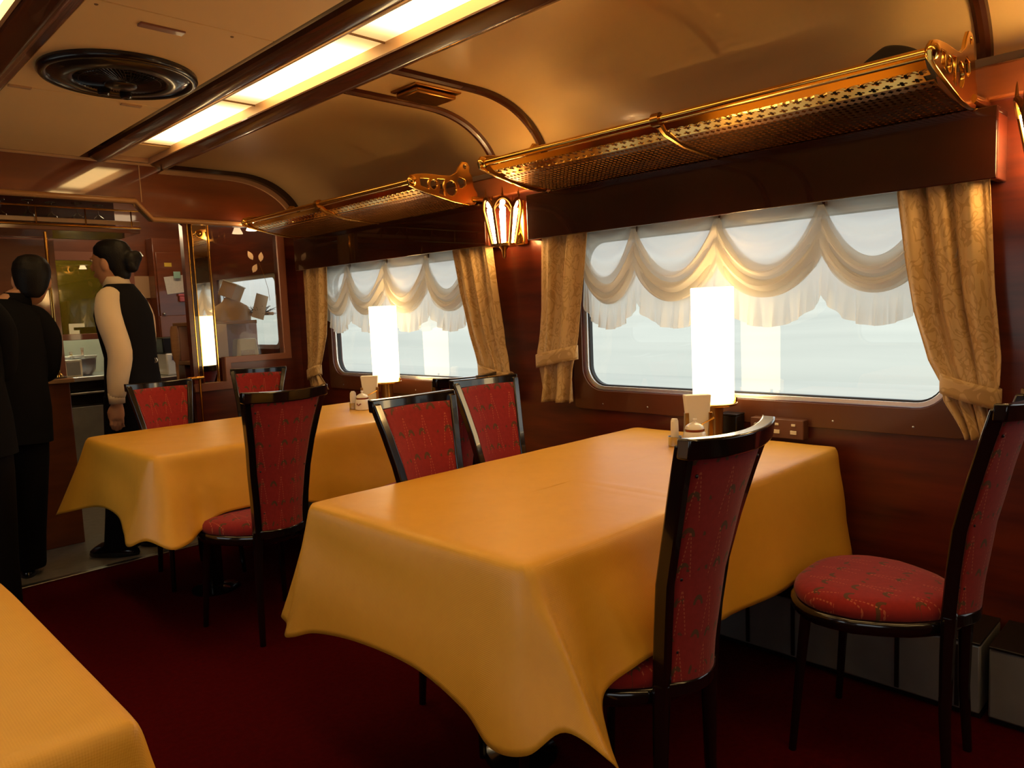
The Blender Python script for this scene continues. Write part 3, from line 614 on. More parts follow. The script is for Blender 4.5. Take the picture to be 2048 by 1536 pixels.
curtain([(.76, 2.49), (.9, 2.475), (1.04, 2.52), (1.3, 2.555), (1.53, 2.590), (1.6, 2.59)], [(.76, 2.62), (.9, 2.69), (.95, 2.70), (1.1, 2.76), (1.3, 2.82), (1.53, 2.86), (1.6, 2.86)], .90, .75, 'gold damask curtain at the right end of the far window', ph=2, tw=1)
curtain([(.75, 4.31), (1.0, 4.33), (1.3, 4.33), (1.6, 4.326)], [(.75, 4.115), (.86, 4.19), (.95, 4.16), (1.1, 4.10), (1.3, 4.07), (1.6, 4.04)], .86, .755, 'gold damask curtain at the left end of the far window', pl=2.4, tw=1)

def valance(G, lab):
    t = thing('sheer_valance', lab, 'valance', (2.509, 0, 0), 0, 'white sheer balloon valances')
    n = len(G) - 1
    rr = random.Random(len(lab))
    def zb(s):
        i = min(int(s), n - 1); f = s - i; c = 4 * f * (1 - f); return 1.345 - .135 * c ** .8, c, i, f
    def surf(x0, ta, tb, amp, fq, m_, nm, nv):
        def fn(u, v):
            s = u * n; z1, c, i, f = zb(s); tt = lerp(ta, tb, v); y = lerp(G[i], G[i + 1], f)
            ztop = 1.585; z = lerp(ztop, z1, tt)
            pinch = math.exp(-((min(f, 1 - f)) / .10) ** 2)
            y += (.5 - f) * 0.0
            fold = amp * c ** .5 * math.sin(fq * (tt * 1.0) + 1.1 * i + 2 * (f - .5) ** 2 * 6) * (tt ** .7)
            x = x0 - .030 * math.sin(PI * min(tt, 1) * .8) * c ** .5 - fold + pinch * .012
            x += .004 * math.sin(40 * f) * (1 - c) * (1 - tt * .4)
            return (x, y, z)
        MB().grid(fn, n * 34, nv).build(nm, m_, t)
    surf(0, 0, 1, .015, 24, 'sheer', 'swag', 44)
    def loop(x0, za, zd, amp, fq, nm):
        def fn(u, v):
            q = u * n; z1, c, i, f = zb(q); y = lerp(G[i], G[i + 1], f); z0 = za - zd * max(0.0, (c - .12) / .88) ** .95; z = lerp(z0, z1, v)
            fo = amp * (.25 + c ** .5) * math.sin(fq * v + 1.7 * i + 1.5 * f)
            return (x0 - .026 * math.sin(PI * v) * c ** .5 - fo, y + .008 * math.sin(2 * PI * v) * (f - .5), z)
        MB().grid(fn, n * 34, 26).build(nm, 'sheer_dense', t)
    loop(-.012, 1.505, .18, .013, 15, 'gathered_fold'); loop(.006, 1.46, .17, .011, 11, 'gathered_fold')
    def rf(u, v):
        s = u * n; z1, c, i, f = zb(s); y = lerp(G[i], G[i + 1], f)
        L_ = .115 + .03 * (1 - c)
        x = .004 + v * (.013 * math.sin(2 * PI * s * 5.3 + 2.2 * math.sin(s * 4)) + .005 * math.sin(2 * PI * s * 13 + 2 * math.sin(s * 9))) - .008 * v
        return (x, y + .02 * v * (.5 - f) * 0 + .004 * math.sin(2 * PI * s * 8) * v, z1 + .01 - L_ * v)
    MB().grid(rf, n * 70, 8).build('ruffle', 'ruffle', t)
    return t
valance([.62, .70, 1.046, 1.43, 1.797, 2.07], 'white sheer balloon valance across the nearer window')
valance([2.72, 2.78, 3.134, 3.508, 3.879, 4.15], 'white sheer balloon valance across the far window')

def rack_map(t_):      # cross profile, from rod side to the wall
    tab = [(0, 2.062, 1.765), (.08, 2.085, 1.748), (.3, 2.17, 1.725), (.6, 2.28, 1.712), (1, 2.44, 1.703)]
    for (a, x0, z0), (b, x1, z1) in zip(tab, tab[1:]):
        if t_ <= b + 1e-6: f = (t_ - a) / (b - a); return lerp(x0, x1, f), lerp(z0, z1, f)
    return tab[-1][1:]
def rack(yoff, lab):
    t = thing('luggage_rack', lab, 'luggage rack', (0, yoff, 0), 0, 'brass luggage racks above the windows')
    ya, yb = .60, 2.165
    MB().tube([(2.05, ya, 1.778), (2.05, yb, 1.778)], .0125, 16).build('front_rod', 'brass', t)
    MB().tube([(2.43, ya, 1.715), (2.43, yb, 1.715)], .010, 12).build('rear_rod', 'old_brass', t)
    # perforated sheet
    g = MB()
    def P(s, q): x, z = rack_map(min(max(q, 0), 1)); return (x, lerp(ya + .01, yb - .01, s), z)
    Ls = yb - ya - .02; Lt = .385
    def cell(s0, s1, q0, q1, hole):
        n = len(hole); c = ((s0 + s1) / 2, (q0 + q1) / 2); o = len(g.v); out = []; inn = []
        for hx, hy in hole:
            inn.append(P(c[0] + hx * (s1 - s0) / 2, c[1] + hy * (q1 - q0) / 2)); m_ = max(abs(hx), abs(hy)); out.append(P(c[0] + hx / m_ * (s1 - s0) / 2, c[1] + hy / m_ * (q1 - q0) / 2))
        g.add(out + inn, [(k, (k + 1) % n, n + (k + 1) % n, n + k) for k in range(n)])
    dia = [(.78, 0), (.39, .39), (0, .78), (-.39, .39), (-.78, 0), (-.39, -.39), (0, -.78), (.39, -.39)]
    cross = []
    for a in range(4):
        for (x, y) in ((.22, -.22), (.55, -.30), (.78, 0), (.55, .30)):
            ca, sa = math.cos(a * PI / 2), math.sin(a * PI / 2); cross.append((x * ca - y * sa, x * sa + y * ca))
    # add corner points so that the outline reaches the corners of a cell
    dia2 = []
    for i, p in enumerate(dia): dia2.append(p)
    g.add([P(k / 40, 0) for k in range(41)] + [P(k / 40, .07) for k in range(41)], [(k, k + 1, 41 + k + 1, 41 + k) for k in range(40)])
    ns = 44
    for j in range(2):
        for i in range(ns):
            o_ = .5 / ns if j else 0
            if i == ns - 1 and j: continue
            cell(i / ns + o_, (i + 1) / ns + o_, .07 + j * .075, .145 + j * .075, cross)
    g.build('pierced_edge', 'brass', t, smooth=False, solid=.002); g = MB()
    ns = 80; nq = 14; q0 = .22
    for j in range(nq):
        for i in range(ns): cell(i / ns, (i + 1) / ns, lerp(q0, 1, j / nq), lerp(q0, 1, (j + 1) / nq), dia2)
    g.build('perforated_grille', 'bronze', t, smooth=False, solid=.003)
    # cast brackets
    out = [(2.028, 1.755), (2.022, 1.775), (2.035, 1.798), (2.07, 1.806), (2.13, 1.812), (2.20, 1.812), (2.26, 1.815), (2.30, 1.835), (2.315, 1.862), (2.335, 1.885), (2.362, 1.886), (2.376, 1.868), (2.372, 1.845), (2.388, 1.828), (2.395, 1.80), (2.397, 1.775), (2.415, 1.755), (2.42, 1.72), (2.40, 1.698), (2.36, 1.695), (2.28, 1.702), (2.20, 1.716), (2.12, 1.732), (2.06, 1.745)]
    holes = [[(2.085, 1.790), (2.135, 1.792), (2.13, 1.77), (2.135, 1.748), (2.09, 1.76)], circ(2.162, 1.770, .020, 16), [(2.182, 1.794), (2.225, 1.796), (2.218, 1.765), (2.225, 1.728), (2.188, 1.735), (2.198, 1.765)], circ(2.262, 1.762, .031, 18), [(2.297, 1.80), (2.312, 1.815), (2.345, 1.808), (2.35, 1.785), (2.33, 1.770), (2.312, 1.768), (2.308, 1.785)], circ(2.348, 1.866, .011, 12)]
    for y in (ya - .012, yb + .012):
        b = finish('end_bracket', plate([out] + [[(hc[0] + (p[0] - hc[0]) * 1.14, hc[1] + (p[1] - hc[1]) * 1.14) for p in h_] for h_ in holes for hc in [(sum(q[0] for q in h_) / len(h_), sum(q[1] for q in h_) / len(h_))]], .007, lambda u, v, w_: (u, y + w_, v), .0025), 'brass', t, angle=40)
        MB().ell((2.045, y, 1.778), .024, .017, .024, 16, 10).build('boss', 'brass', b)
        MB().tube([(2.385, y, 1.722), (2.50, y, 1.722)], [.014, .02], 12).build('wall_stud', 'brass', b)
    c = MB(); ym = 1.375
    c.tube([(2.05, ym - .014, 1.778), (2.05, ym + .014, 1.778)], .021, 16); c.tube([(2.06, ym, 1.762), (2.09, ym, 1.742), (2.2, ym, 1.716), (2.43, ym, 1.700)], [.012, .010, .007, .006], 8)
    c.build('centre_bracket', 'old_brass', t)
    return t
rack(0, 'long brass luggage rack with pierced grille above the nearer window'); rack(PER, 'brass luggage rack above the far window, ending at the bulkhead')
# dark bag on the near rack
q = MB(); rows = []
for k in range(19):
    u = k / 18; y = lerp(.635, .90, u); h = .075 * math.sin(PI * min(1, (u + .12) * .9)) ** .6 * (1 if u < .35 else (1 - (u - .35) / .65) ** .8 + .05)
    rows.append([(2.20 + .09 * math.cos(2 * PI * j / 16), y, 1.738 - .055 * (.11 * math.cos(2 * PI * j / 16)) / .11 * .25 + max(0.0, .095 * math.sin(2 * PI * j / 16)) * (h / .06) + .006 * abs(math.sin(2 * PI * j / 16))) for j in range(16)])
q.loft(rows); tag(q.build('folded_bag', 'bag', sub=1), 'black folded cloth bag lying on the nearer luggage rack', 'bag')

# ------------------------------------------------------------------ sconces
def sconce(y, lab, first=[]):
    if first:
        c = copy_tree(first[0]); c.location = (2.40, y, 1.60); c['label'] = lab; return c
    t = thing('wall_sconce', lab, 'wall lamp', (2.40, y, 1.60), 0, 'gothic brass sconces between the windows'); first.append(t)
    MB().box(.10, .128, -.035, .035, -.10, .10).build('backplate', 'brass', t, bevel=.006)
    MB().tube([(.12, 0, -.02), (.05, 0, -.09), (.0, 0, -.095)], .008, 10).build('arm', 'brass', t)
    n = 6; ra, rb = .085, .052; zt, zb_ = .055, -.105
    MB().lathe([(rb + .006, zb_ - .006), (rb + .006, zb_ + .006), (rb - .02, zb_ + .004), (.012, zb_ - .02), (.006, zb_ - .055), (.001, zb_ - .06)], n=24).build('lower_cup', 'old_brass', t)
    for k in range(n):
        a = 2 * PI * k / n + .3; ca, sa = math.cos(a), math.sin(a); f = MB()
        # pointed arch bars
        f.tube([(rb * ca, rb * sa, zb_), (ra * ca, ra * sa, zt)], .0065, 8)
        a2 = 2 * PI * (k + 1) / n + .3
        arc = []
        for i in range(9):
            u = i / 8; aa = lerp(a, a2, u); arc.append((ra * math.cos(aa), ra * math.sin(aa), zt + .042 * math.sin(PI * u) ** .7))
        f.tube(arc, .0075, 8); am = (a + a2) / 2
        f.tube([(ra * math.cos(am), ra * math.sin(am), zt + .04), (ra * math.cos(am), ra * math.sin(am), zt + .085)], [.006, .001], 8)
        f.tube([(ra * ca, ra * sa, zt), (ra * ca, ra * sa, zt + .05)], [.005, .0012], 8)
        f.build('arched_bar', 'dark_bronze', t)
        MB().ell((ra * .8 * math.cos(am), ra * .8 * math.sin(am), zt + .022), .013, .013, .013, 12, 8).build('glass_ball', 'pantry_light', t)
        MB().tube([(rb * .75 * math.cos(am), rb * .75 * math.sin(am), zb_ + .01), (ra * .78 * math.cos(am), ra * .78 * math.sin(am), zt + .0)], [.009, .013], 10).build('glass_tube', 'bulb', t)
    return t
sconce(2.44, 'glowing gothic brass wall sconce between the two windows')
sconce(.40, 'brass wall sconce cut by the right edge, past the near curtain')
t = thing('spot_lamp', 'tiny bright spot lamp under the bulkhead header at the far rack end', 'lamp', (2.20, 4.46, 1.765))
MB().lathe([(.034, -.004), (.032, .0), (.014, .04), (.010, .05), (.001, .052)], n=20, caps=False).build('shade', 'spot', t); MB().tube([(0, 0, .045), (.02, .06, .055)], .006).build('arm', 'brass', t)
MB().lathe([(.018, .0), (.010, -.006), (.001, -.007)], n=16).build('bulb', 'spot', t)

# ------------------------------------------------------------------ table lamps and tableware
ZT = .7145
def lamp(y, lab, first=[]):
    if first:
        c = copy_tree(first[0]); c.location = (2.385, y, ZT); c['label'] = lab; return c
    t = thing('table_lamp', lab, 'lamp', (2.385, y, ZT), 0, 'cylinder table lamps by the windows'); first.append(t)
    MB().lathe([(.050, 0), (.050, .008), (.035, .010), (.033, .018), (.033, .115), (.038, .118)], n=32).build('base', 'old_brass', t)
    MB().lathe([(.080, .120), (.083, .124), (.083, .128), (.075, .131), (.001, .131)], n=48).build('shade_tray', 'brass', t)
    MB().lathe([(.070, .136), (.071, .142), (.0735, .535), (.072, .538)], n=48, caps=False).build('lamp_shade', 'shade', t, solid=.002)
    for k in range(3):
        a = 1.1 + 2 * PI * k / 3; MB().lathe([(.006, .13), (.006, .146), (.001, .149)], c=(.076 * math.cos(a), .076 * math.sin(a), 0), n=10).build('finger_screw', 'brass', t)
    MB().ell((0, 0, .33), .028, .028, .045).build('bulb', 'bulb_soft', t)
    return t
M['bulb_soft'] = emitter('glowing_bulb', (1.0, 0.62, 0.25), 260.0)
lamp(1.385, 'tall glowing cylinder lamp on the front table by the nearer window'); lamp(3.385, 'tall glowing cylinder lamp on the far table by the far window')

def tableware(x, y, rz, where, sx=1):
    def at(dx, dy): return (x + dx, y + dy, ZT)
    t = thing('sugar_pot', 'white lidded sugar pot with maroon band on the %s table' % where, 'pot', at(0, 0), rz, 'sugar pots')
    MB().lathe([(.036, 0), (.040, .003), (.0405, .015), (.039, .04), (.036, .052), (.032, .056)], n=36).build('body', 'porcelain', t)
    MB().lathe([(.0325, .0555), (.0330, .0565), (.0330, .064), (.031, .065)], n=36).build('band', 'maroon', t)
    MB().lathe([(.033, .064), (.033, .067), (.028, .075), (.016, .083), (.006, .086), (.004, .090), (.008, .094), (.007, .099), (.001, .100)], n=32).build('lid', 'porcelain', t)
    MB().tube([(.028, 0, .068), (.045, -.01, .078), (.075, -.03, .094)], [.003, .002, .0035], 8).build('spoon', 'brass', t)
    e_ = MB()
    for i, (u, v, s) in enumerate(((-.13, .0, 1), (-.05, -.004, .8), (.02, -.002, 1), (.08, .002, .8))):
        a = -2.62 + u * 2.2; r = .0405
        e_.box(r * math.cos(a) - .0025, r * math.cos(a) + .0025, r * math.sin(a) - .0025, r * math.sin(a) + .0025, .028 + v, .028 + v + .008 * s)
    e_.build('emblem', 'frame_brown', t, smooth=False)
    t = thing('napkin_holder', 'dark metal napkin holder filled with white napkins on the %s table' % where, 'napkin holder', at(.075, .035), rz - .75, 'napkin holders')
    MB().loft([[(-a, -.018, z), (a, -.018, z), (a, .018, z), (-a, .018, z)] for z, a in ((.01, .030), (.17, .046))]).build('napkins', 'napkin', t, bevel=.003)
    for s in (-1, 1): MB().loft([[(-a, s * .021 - .0015, z), (a, s * .021 - .0015, z), (a, s * .021 + .0015, z), (-a, s * .021 + .0015, z)] for z, a in ((.0, .045), (.105, .040))]).build('side_plate', 'steel', t) if s > 0 else [MB().box(q_, q_ + .014, -.024, -.019, 0, .11).build('side_clip', 'old_brass', t, bevel=.002) for q_ in (-.048, .034)]
    MB().box(-.048, .048, -.024, .024, 0, .006).build('foot', 'steel', t, bevel=.002)
    t = thing('seasoning_stand', 'small metal cup stand holding white paper sachets on the %s table' % where, 'condiment stand', at(-.01, .072), rz, 'seasoning stands')
    MB().lathe([(.021, 0), (.0225, .002), (.0225, .030), (.024, .033), (.022, .033), (.020, .004)], n=24).build('cup', 'steel', t)
    MB().loft([[(a * px, .011 * py * (1.2 if z < .05 else 1), z) for px, py in circ(0, 0, 1, 12)] for z, a in ((.005, .017), (.06, .019), (.085, .017), (.094, .008))]).build('sachets', 'napkin', t)
tableware(2.19, 1.345, 0, 'front'); tableware(2.19, 3.335, 0, 'far')
# socket strip and black box beside the front lamp
t = thing('switch_box', 'brown switch box with cream buttons behind the front table', 'switch box', (2.505, 1.19, .716))
MB().box(-.022, .022, -.09, .105, 0, .068).build('casing', 'socket', t, bevel=.003)
for k in range(3):
    for z, w_, h_ in ((.050, .007, .008), (.024, .011, .013)): MB().box(-.026, -.021, -.055 + .06 * k - w_, -.055 + .06 * k + w_, z - h_ / 2, z + h_ / 2).build('button', 'white_plastic', t, bevel=.001)
t = thing('black_box', 'small black box beside the lamp on the front table', 'box', (2.49, 1.372, ZT)); MB().box(-.03, .03, -.035, .04, 0, .072).build('body', 'black', t, bevel=.004); MB().box(-.031, .031, -.036, .041, .072, .078).build('lid', 'black', t, bevel=.002)

# ------------------------------------------------------------------ chairs
def chair_proto():
    t = thing('dining_chair', '', 'chair')
    # seat: rounded front, narrower back  (faces +Y)
    def outl(s, n=36):
        P = []
        for k in range(n):
            a = 2 * PI * k / n; x = math.cos(a); y = math.sin(a)
            ex = abs(x) ** .75 * (1 if x > 0 else -1); ey = abs(y) ** .75 * (1 if y > 0 else -1)
            P.append((ex * interp([(-1, .105), (-.6, .155), (0, .200), (.5, .208), (1, .195)], ey) * s, (ey * .197 + .020) * s))
        return P
    m = MB(); m.loft([[(x, y, z) for x, y in outl(s)] for z, s in ((.405, .94), (.415, .985), (.428, 1.0), (.440, .985), (.452, .93), (.460, .80), (.464, .5), (.465, .05))])
    for i, v in enumerate(m.v): m.uv[i] = (v[0] + .3, v[1] + .3)
    m.build('seat', 'upholstery', t, angle=80)
    m = MB(); m.loft([[(x, y, z) for x, y in outl(s)] for z, s in ((.375, .95), (.375, 1.0), (.385, 1.035), (.405, 1.035), (.412, .99))]); m.build('seat_rim', 'lacquer', t, angle=70)
    def yb(z): return interp([(0, -.17), (.40, -.190), (.50, -.195), (.65, -.214), (.80, -.250), (.95, -.295)], z)
    def hw(z): return interp([(.38, .092), (.50, .095), (.60, .102), (.75, .118), (.85, .134), (.95, .152)], z)
    def bow(u): return .035 * u * u - .012
    def slab(off, nm):
        m = MB(); m.grid(lambda u, v: ((u * 2 - 1) * (hw(lerp(.42, .925, v)) - .008), yb(lerp(.42, .925, v)) + off * (1 + .6 * math.sin(PI * u) * math.sin(PI * v)) + bow(u * 2 - 1), lerp(.42, .925, v)), 14, 22, lambda u, v: (u * .3, v * .5))
        m.build(nm, 'upholstery', t, solid=.004)
    slab(.010, 'backrest'); slab(-.010, 'backrest_rear_panel')
    bf = MB()
    def sq(p, a, b): return [(p[0] - a, p[1] - b, p[2]), (p[0] + a, p[1] - b, p[2]), (p[0] + a, p[1] + b, p[2]), (p[0] - a, p[1] + b, p[2])]
    for s in (-1, 1):
        bf.loft([sq((s * hw(z), yb(z) + bow(1), z), .0135, .016) for z in (.38, .45, .55, .65, .75, .85, .945)])
    rings = []
    for i in range(15):
        u = -1 + 2 * i / 14; x = u * (hw(.945) + .0135); y = yb(.945) + bow(u); z = .936 + .006 * u * u
        rings.append([(x, y - .015, z - .024), (x, y + .013, z - .024), (x, y + .010, z + .016), (x, y - .020, z + .016)])
    bf.loft(rings)
    # low cross rail
    rings = []
    for i in range(9):
        u = -1 + 2 * i / 8; x = u * hw(.43); y = yb(.43) + bow(u); rings.append([(x, y - .014, .405), (x, y + .014, .405), (x, y + .014, .435), (x, y - .014, .435)])
    bf.loft(rings); bf.build('back_frame', 'lacquer', t, bevel=.004, angle=50)
    for s in (-1, 1):
        MB().tube([(s * .093, -.168, .43), (s * .095, -.165, .33), (s * .099, -.163, .18), (s * .106, -.172, 0)], [.018, .017, .014, .011], 10).build('leg', 'lacquer', t)
        MB().tube([(s * .150, .150, .39), (s * .162, .165, .2), (s * .172, .180, 0)], [.015, .012, .010], 10).build('leg', 'lacquer', t)
        for z in (.50, .66, .88): MB().ell((s * (hw(z) - .022), yb(z) - .012 + bow(.85), z), .004, .003, .004, 8, 6).build('stud', 'black', t)
    return t
CH = [ # x, y, rot, scale, label
    (1.315, 1.005, .0, 1, 'red upholstered black chair, back to viewer, pushed in at aisle end of the front table'),
    (2.02, .675, .04, 1.0, 'red upholstered black chair at right frame edge with its seat top in view'),
    (1.435, 1.625, PI, .99, 'red upholstered black chair across the front table, nearer the aisle of the pair'),
    (1.955, 1.87, PI - .05, .99, 'red upholstered black chair across the front table, nearer the window'),
    (1.30, 2.745, 0, 1, 'red upholstered black chair, back to viewer, at near side of the far table'),
    (1.36, 3.60, PI, .965, 'red upholstered black chair on far side of the far table, in front of the woman'),
    (1.89, 3.96, PI - .6, .97, 'red upholstered black chair turned askew in the far corner under the partition glass'),
    (2.0, 2.56, 0, .99, 'black chair back mostly hidden behind the window side chair of the front table')]
pr = chair_proto()
for i, (x, y, a, s, lab) in enumerate(CH):
    o = pr if i == 0 else copy_tree(pr)
    o.location = (x, y, 0); o.rotation_euler = (0, 0, a); o.scale = (s, s, s); o['label'] = lab; o['group'] = 'red upholstered dining chairs'

# ------------------------------------------------------------------ tables and simulated cloths
def table(x0, x1, y0, y1, lab):
    t = thing('dining_table', lab, 'table', (x0, y0, 0)); L = x1 - x0; B = y1 - y0
    finish('tabletop', plate([rrect(.03, L - .03, .03, B - .03, .06)], .025, lambda u, v, w_: (u, v, .690 + w_)), 'dark_gloss', t, smooth=False)
    MB().box(.12, L - .1, .10, B - .10, .63, .677).build('apron', 'lacquer', t, bevel=.004)
    for x in ((.36, L - .42) if x1 > 1 else (L / 2,)):
        MB().box(x - .03, x + .03, B / 2 - .03, B / 2 + .03, .02, .63).build('leg', 'lacquer', t, bevel=.006)
        MB().lathe([(.10, 0), (.10, .008), (.045, .022), (.03, .024), (.001, .024)], c=(x, B / 2, 0), n=32).build('foot', 'lacquer', t)
    return t
def tablecloth(args, ctl, lab, seed, crease=()):
    """ctl: closed list of ((edge x, y), (hem x, y, z)) going round the table"""
    x0, x1, y0, y1 = args; zt = .7125; rr = random.Random(seed); ph = [rr.uniform(0, 6) for _ in range(6)]
    n = len(ctl); E_, H_ = [], []
    def cr(a, b, c, d, t): return 0.5 * ((2 * b) + (c - a) * t + (2 * a - 5 * b + 4 * c - d) * t * t + (3 * b - a - 3 * c + d) * t ** 3)
    for i in range(n):
        q = [ctl[(i + k) % n] for k in (-1, 0, 1, 2)]; Eq = [Vector((*p[0], zt)) for p in q]; Hq = [Vector(p[1]) for p in q]
        m_ = max(8, int((Eq[2] - Eq[1]).length / .03))
        for k in range(m_):
            t = k / m_; e_ = Eq[1].lerp(Eq[2], t); E_.append(e_); H_.append(cr(*Hq, t))
    # smooth the plan corners of the edge line
    for _ in range(3): E_ = [(E_[i - 1] + E_[i] * 2 + E_[(i + 1) % len(E_)]) / 4 for i in range(len(E_))]
    N = len(E_); cx, cy = (x0 + x1) / 2, (y0 + y1) / 2; m = MB(); rings_ = []; uvs = []
    K = 56
    for k in range(K):
        f = .03 + .97 * k / (K - 1 + 1); row = []; ur = []
        for e_ in E_:
            # shrink towards the middle line of the table
            hx_ = (x1 - x0) / 2; hy_ = (y1 - y0) / 2; cxm = min(max(e_.x, cx - (hx_ - hy_)), cx + (hx_ - hy_)) if hx_ > hy_ else cx
            x = lerp(cxm, e_.x, f); y = lerp(cy, e_.y, f); z = zt
            for c_, ax, h_ in crease: z += min(1, f * 3) * h_ * math.exp(-(((x, y)[ax] - c_) / .012) ** 2)
            z += .0006 * math.sin(x * 23 + ph[0]) * math.sin(y * 31 + ph[1]) - .0045 * max(0, (f - .93) / .07) ** 2 * 1
            row.append((x, y, z)); ur.append((x, y))
        rings_.append(row); uvs.append(ur)
    T = 30
    for k in range(T + 1):
        t = (k / T) ** 1.25; row = []; ur = []
        for i, (e_, h_) in enumerate(zip(E_, H_)):
            d = Vector((h_.x - e_.x, h_.y - e_.y, 0)); dr = (h_ - e_).length; nrm = d.normalized() if d.length > 1e-5 else Vector((0, 0, 0))
            s_ = t * dr; sh = .010 * (1 - math.exp(-s_ / .010))
            hz_ = e_ + d * (t ** 1.12) + nrm * (sh * (1 - t)); z = lerp(zt - .0045, h_.z, t) + .004 * math.exp(-s_ / .008) * 0
            w_ = .0022 * math.sin(i * .19 + ph[2] + t * 3) * math.sin(t * 5 + ph[3]) + .0015 * math.sin(i * .07 + t * 9 + ph[4])
            p = hz_ + nrm * w_ * min(1, t * 4)
            row.append((p.x, p.y, z)); ur.append((e_.x + nrm.x * s_, e_.y + nrm.y * s_))
        rings_.append(row); uvs.append(ur)
    m.loft(rings_, caps=False)
    for i, u in enumerate([q for row in uvs for q in row]): m.uv[i] = u
    m.f.append(tuple(range(N - 1, -1, -1)))
    o = m.build('tablecloth', 'cloth', angle=180, solid=.0015)
    bm = bmesh.new(); bm.from_mesh(o.data); bmesh.ops.remove_doubles(bm, verts=bm.verts, dist=1e-4); bm.to_mesh(o.data); bm.free(); o.data.update()
    return tag(o, lab, 'tablecloth', 'golden tablecloths')
T1 = (.985, 2.46, .98, 1.785); T2 = (.975, 2.46, 2.90, 3.73); T3 = (-.46, .28, .98, 1.785)
table(*T1[:4], 'dining table hidden under the golden cloth, front right'); table(*T2, 'dining table hidden under the golden cloth, by the far window'); table(*T3, 'dining table hidden under the golden cloth, at bottom left')
C1 = [((2.46, .98), (2.452, .925, .362)), ((2.38, .98), (2.36, .905, .372)), ((2.2, .98), (2.17, .93, .39)), ((1.95, .98), (1.94, .925, .385)), ((1.72, .98), (1.72, .94, .395)), ((1.58, .98), (1.60, .915, .42)),
      ((1.46, .98), (1.48, .885, .465)), ((1.30, .98), (1.32, .868, .474)), ((1.18, .98), (1.19, .872, .470)), ((1.10, .98), (1.12, .905, .425)), ((1.045, .98), (1.075, .86, .365)), ((1.015, .981), (1.050, .815, .330)), ((1.0, .985), (1.0, .795, .385)),
      ((.990, .992), (.955, .865, .436)), ((.986, 1.01), (.900, .91, .400)), ((.985, 1.04), (.885, .99, .388)), ((.985, 1.12), (.905, 1.09, .418)), ((.985, 1.26), (.915, 1.26, .446)), ((.985, 1.48), (.918, 1.48, .437)), ((.985, 1.66), (.915, 1.67, .405)),
      ((.985, 1.74), (.900, 1.765, .372)), ((.986, 1.765), (.900, 1.81, .362)), ((.992, 1.78), (.938, 1.865, .368)), ((1.005, 1.784), (.955, 1.925, .372)), ((1.03, 1.785), (1.0, 1.915, .385)), ((1.09, 1.785), (1.10, 1.82, .41)),
      ((1.4, 1.785), (1.4, 1.793, .43)), ((1.8, 1.785), (1.8, 1.80, .41)), ((2.1, 1.785), (2.1, 1.80, .42)), ((2.35, 1.785), (2.36, 1.84, .38)), ((2.44, 1.785), (2.46, 1.89, .36)), ((2.46, 1.77), (2.50, 1.82, .37)), ((2.46, 1.6), (2.497, 1.6, .41)), ((2.46, 1.2), (2.497, 1.2, .42)), ((2.46, 1.02), (2.50, .98, .38))]
def sh2(p): return ((p[0][0], p[0][1] + 1.925), (p[1][0], p[1][1] + 1.925, p[1][2]))
C2 = [sh2(p) for p in C1[:5]] + [((1.60, 2.90), (1.62, 2.84, .41)), ((1.44, 2.90), (1.45, 2.815, .462)), ((1.30, 2.90), (1.31, 2.80, .472)), ((1.17, 2.90), (1.17, 2.805, .465)), ((1.09, 2.90), (1.09, 2.80, .42)), ((1.03, 2.90), (1.03, 2.755, .40)), ((1.0, 2.902), (.955, 2.735, .397)), ((.985, 2.908), (.902, 2.82, .425)),
      ((.977, 2.93), (.868, 2.92, .393)), ((.975, 2.97), (.885, 3.0, .425)), ((.975, 3.12), (.915, 3.15, .455)), ((.975, 3.35), (.925, 3.36, .455)), ((.975, 3.56), (.92, 3.57, .425)), ((.976, 3.68), (.862, 3.74, .385)), ((.98, 3.71), (.852, 3.82, .368)), ((.99, 3.724), (.915, 3.87, .382)), ((1.02, 3.73), (1.0, 3.84, .42)), ((1.1, 3.73), (1.1, 3.775, .45)),
      ((1.2, 3.73), (1.2, 3.765, .462)), ((1.5, 3.73), (1.5, 3.765, .455)), ((1.8, 3.73), (1.8, 3.79, .44)), ((2.1, 3.73), (2.1, 3.79, .44)), ((2.35, 3.73), (2.36, 3.79, .40)), ((2.44, 3.73), (2.46, 3.83, .36)), ((2.46, 3.71), (2.50, 3.76, .37)), ((2.46, 3.5), (2.497, 3.5, .41)), ((2.46, 3.12), (2.497, 3.12, .42)), ((2.46, 2.94), (2.50, 2.90, .38))]
C3 = [((.275, .98), (.30, .93, .38)), ((.20, .98), (.20, .90, .40)), ((0, .98), (0, .92, .42)), ((-.3, .98), (-.3, .93, .42)), ((-.45, .98), (-.47, .93, .40)), ((-.46, 1.0), (-.495, 1.0, .42)), ((-.46, 1.4), (-.495, 1.4, .42)), ((-.46, 1.76), (-.495, 1.78, .42)), ((-.45, 1.785), (-.47, 1.85, .38)), ((-.2, 1.785), (-.2, 1.84, .42)),
      ((.1, 1.785), (.1, 1.84, .42)), ((.24, 1.785), (.25, 1.88, .39)), ((.27, 1.778), (.33, 1.86, .37)), ((.277, 1.76), (.34, 1.79, .38)), ((.28, 1.65), (.32, 1.66, .43)), ((.28, 1.4), (.322, 1.4, .44)), ((.28, 1.15), (.33, 1.15, .43)), ((.28, 1.03), (.35, 1.0, .40)), ((.279, .99), (.35, .95, .375))]
tablecloth(T1, C1, 'golden tablecloth draped over the front right table, with long corner fold', 3, [(1.60, 0, .003), (1.55, 0, .0012)])
tablecloth(T2, C2, 'golden tablecloth on the far table below the far window', 5, [(1.62, 0, .002)])
tablecloth(T3, C3, 'golden tablecloth cut off at the bottom left corner', 9)

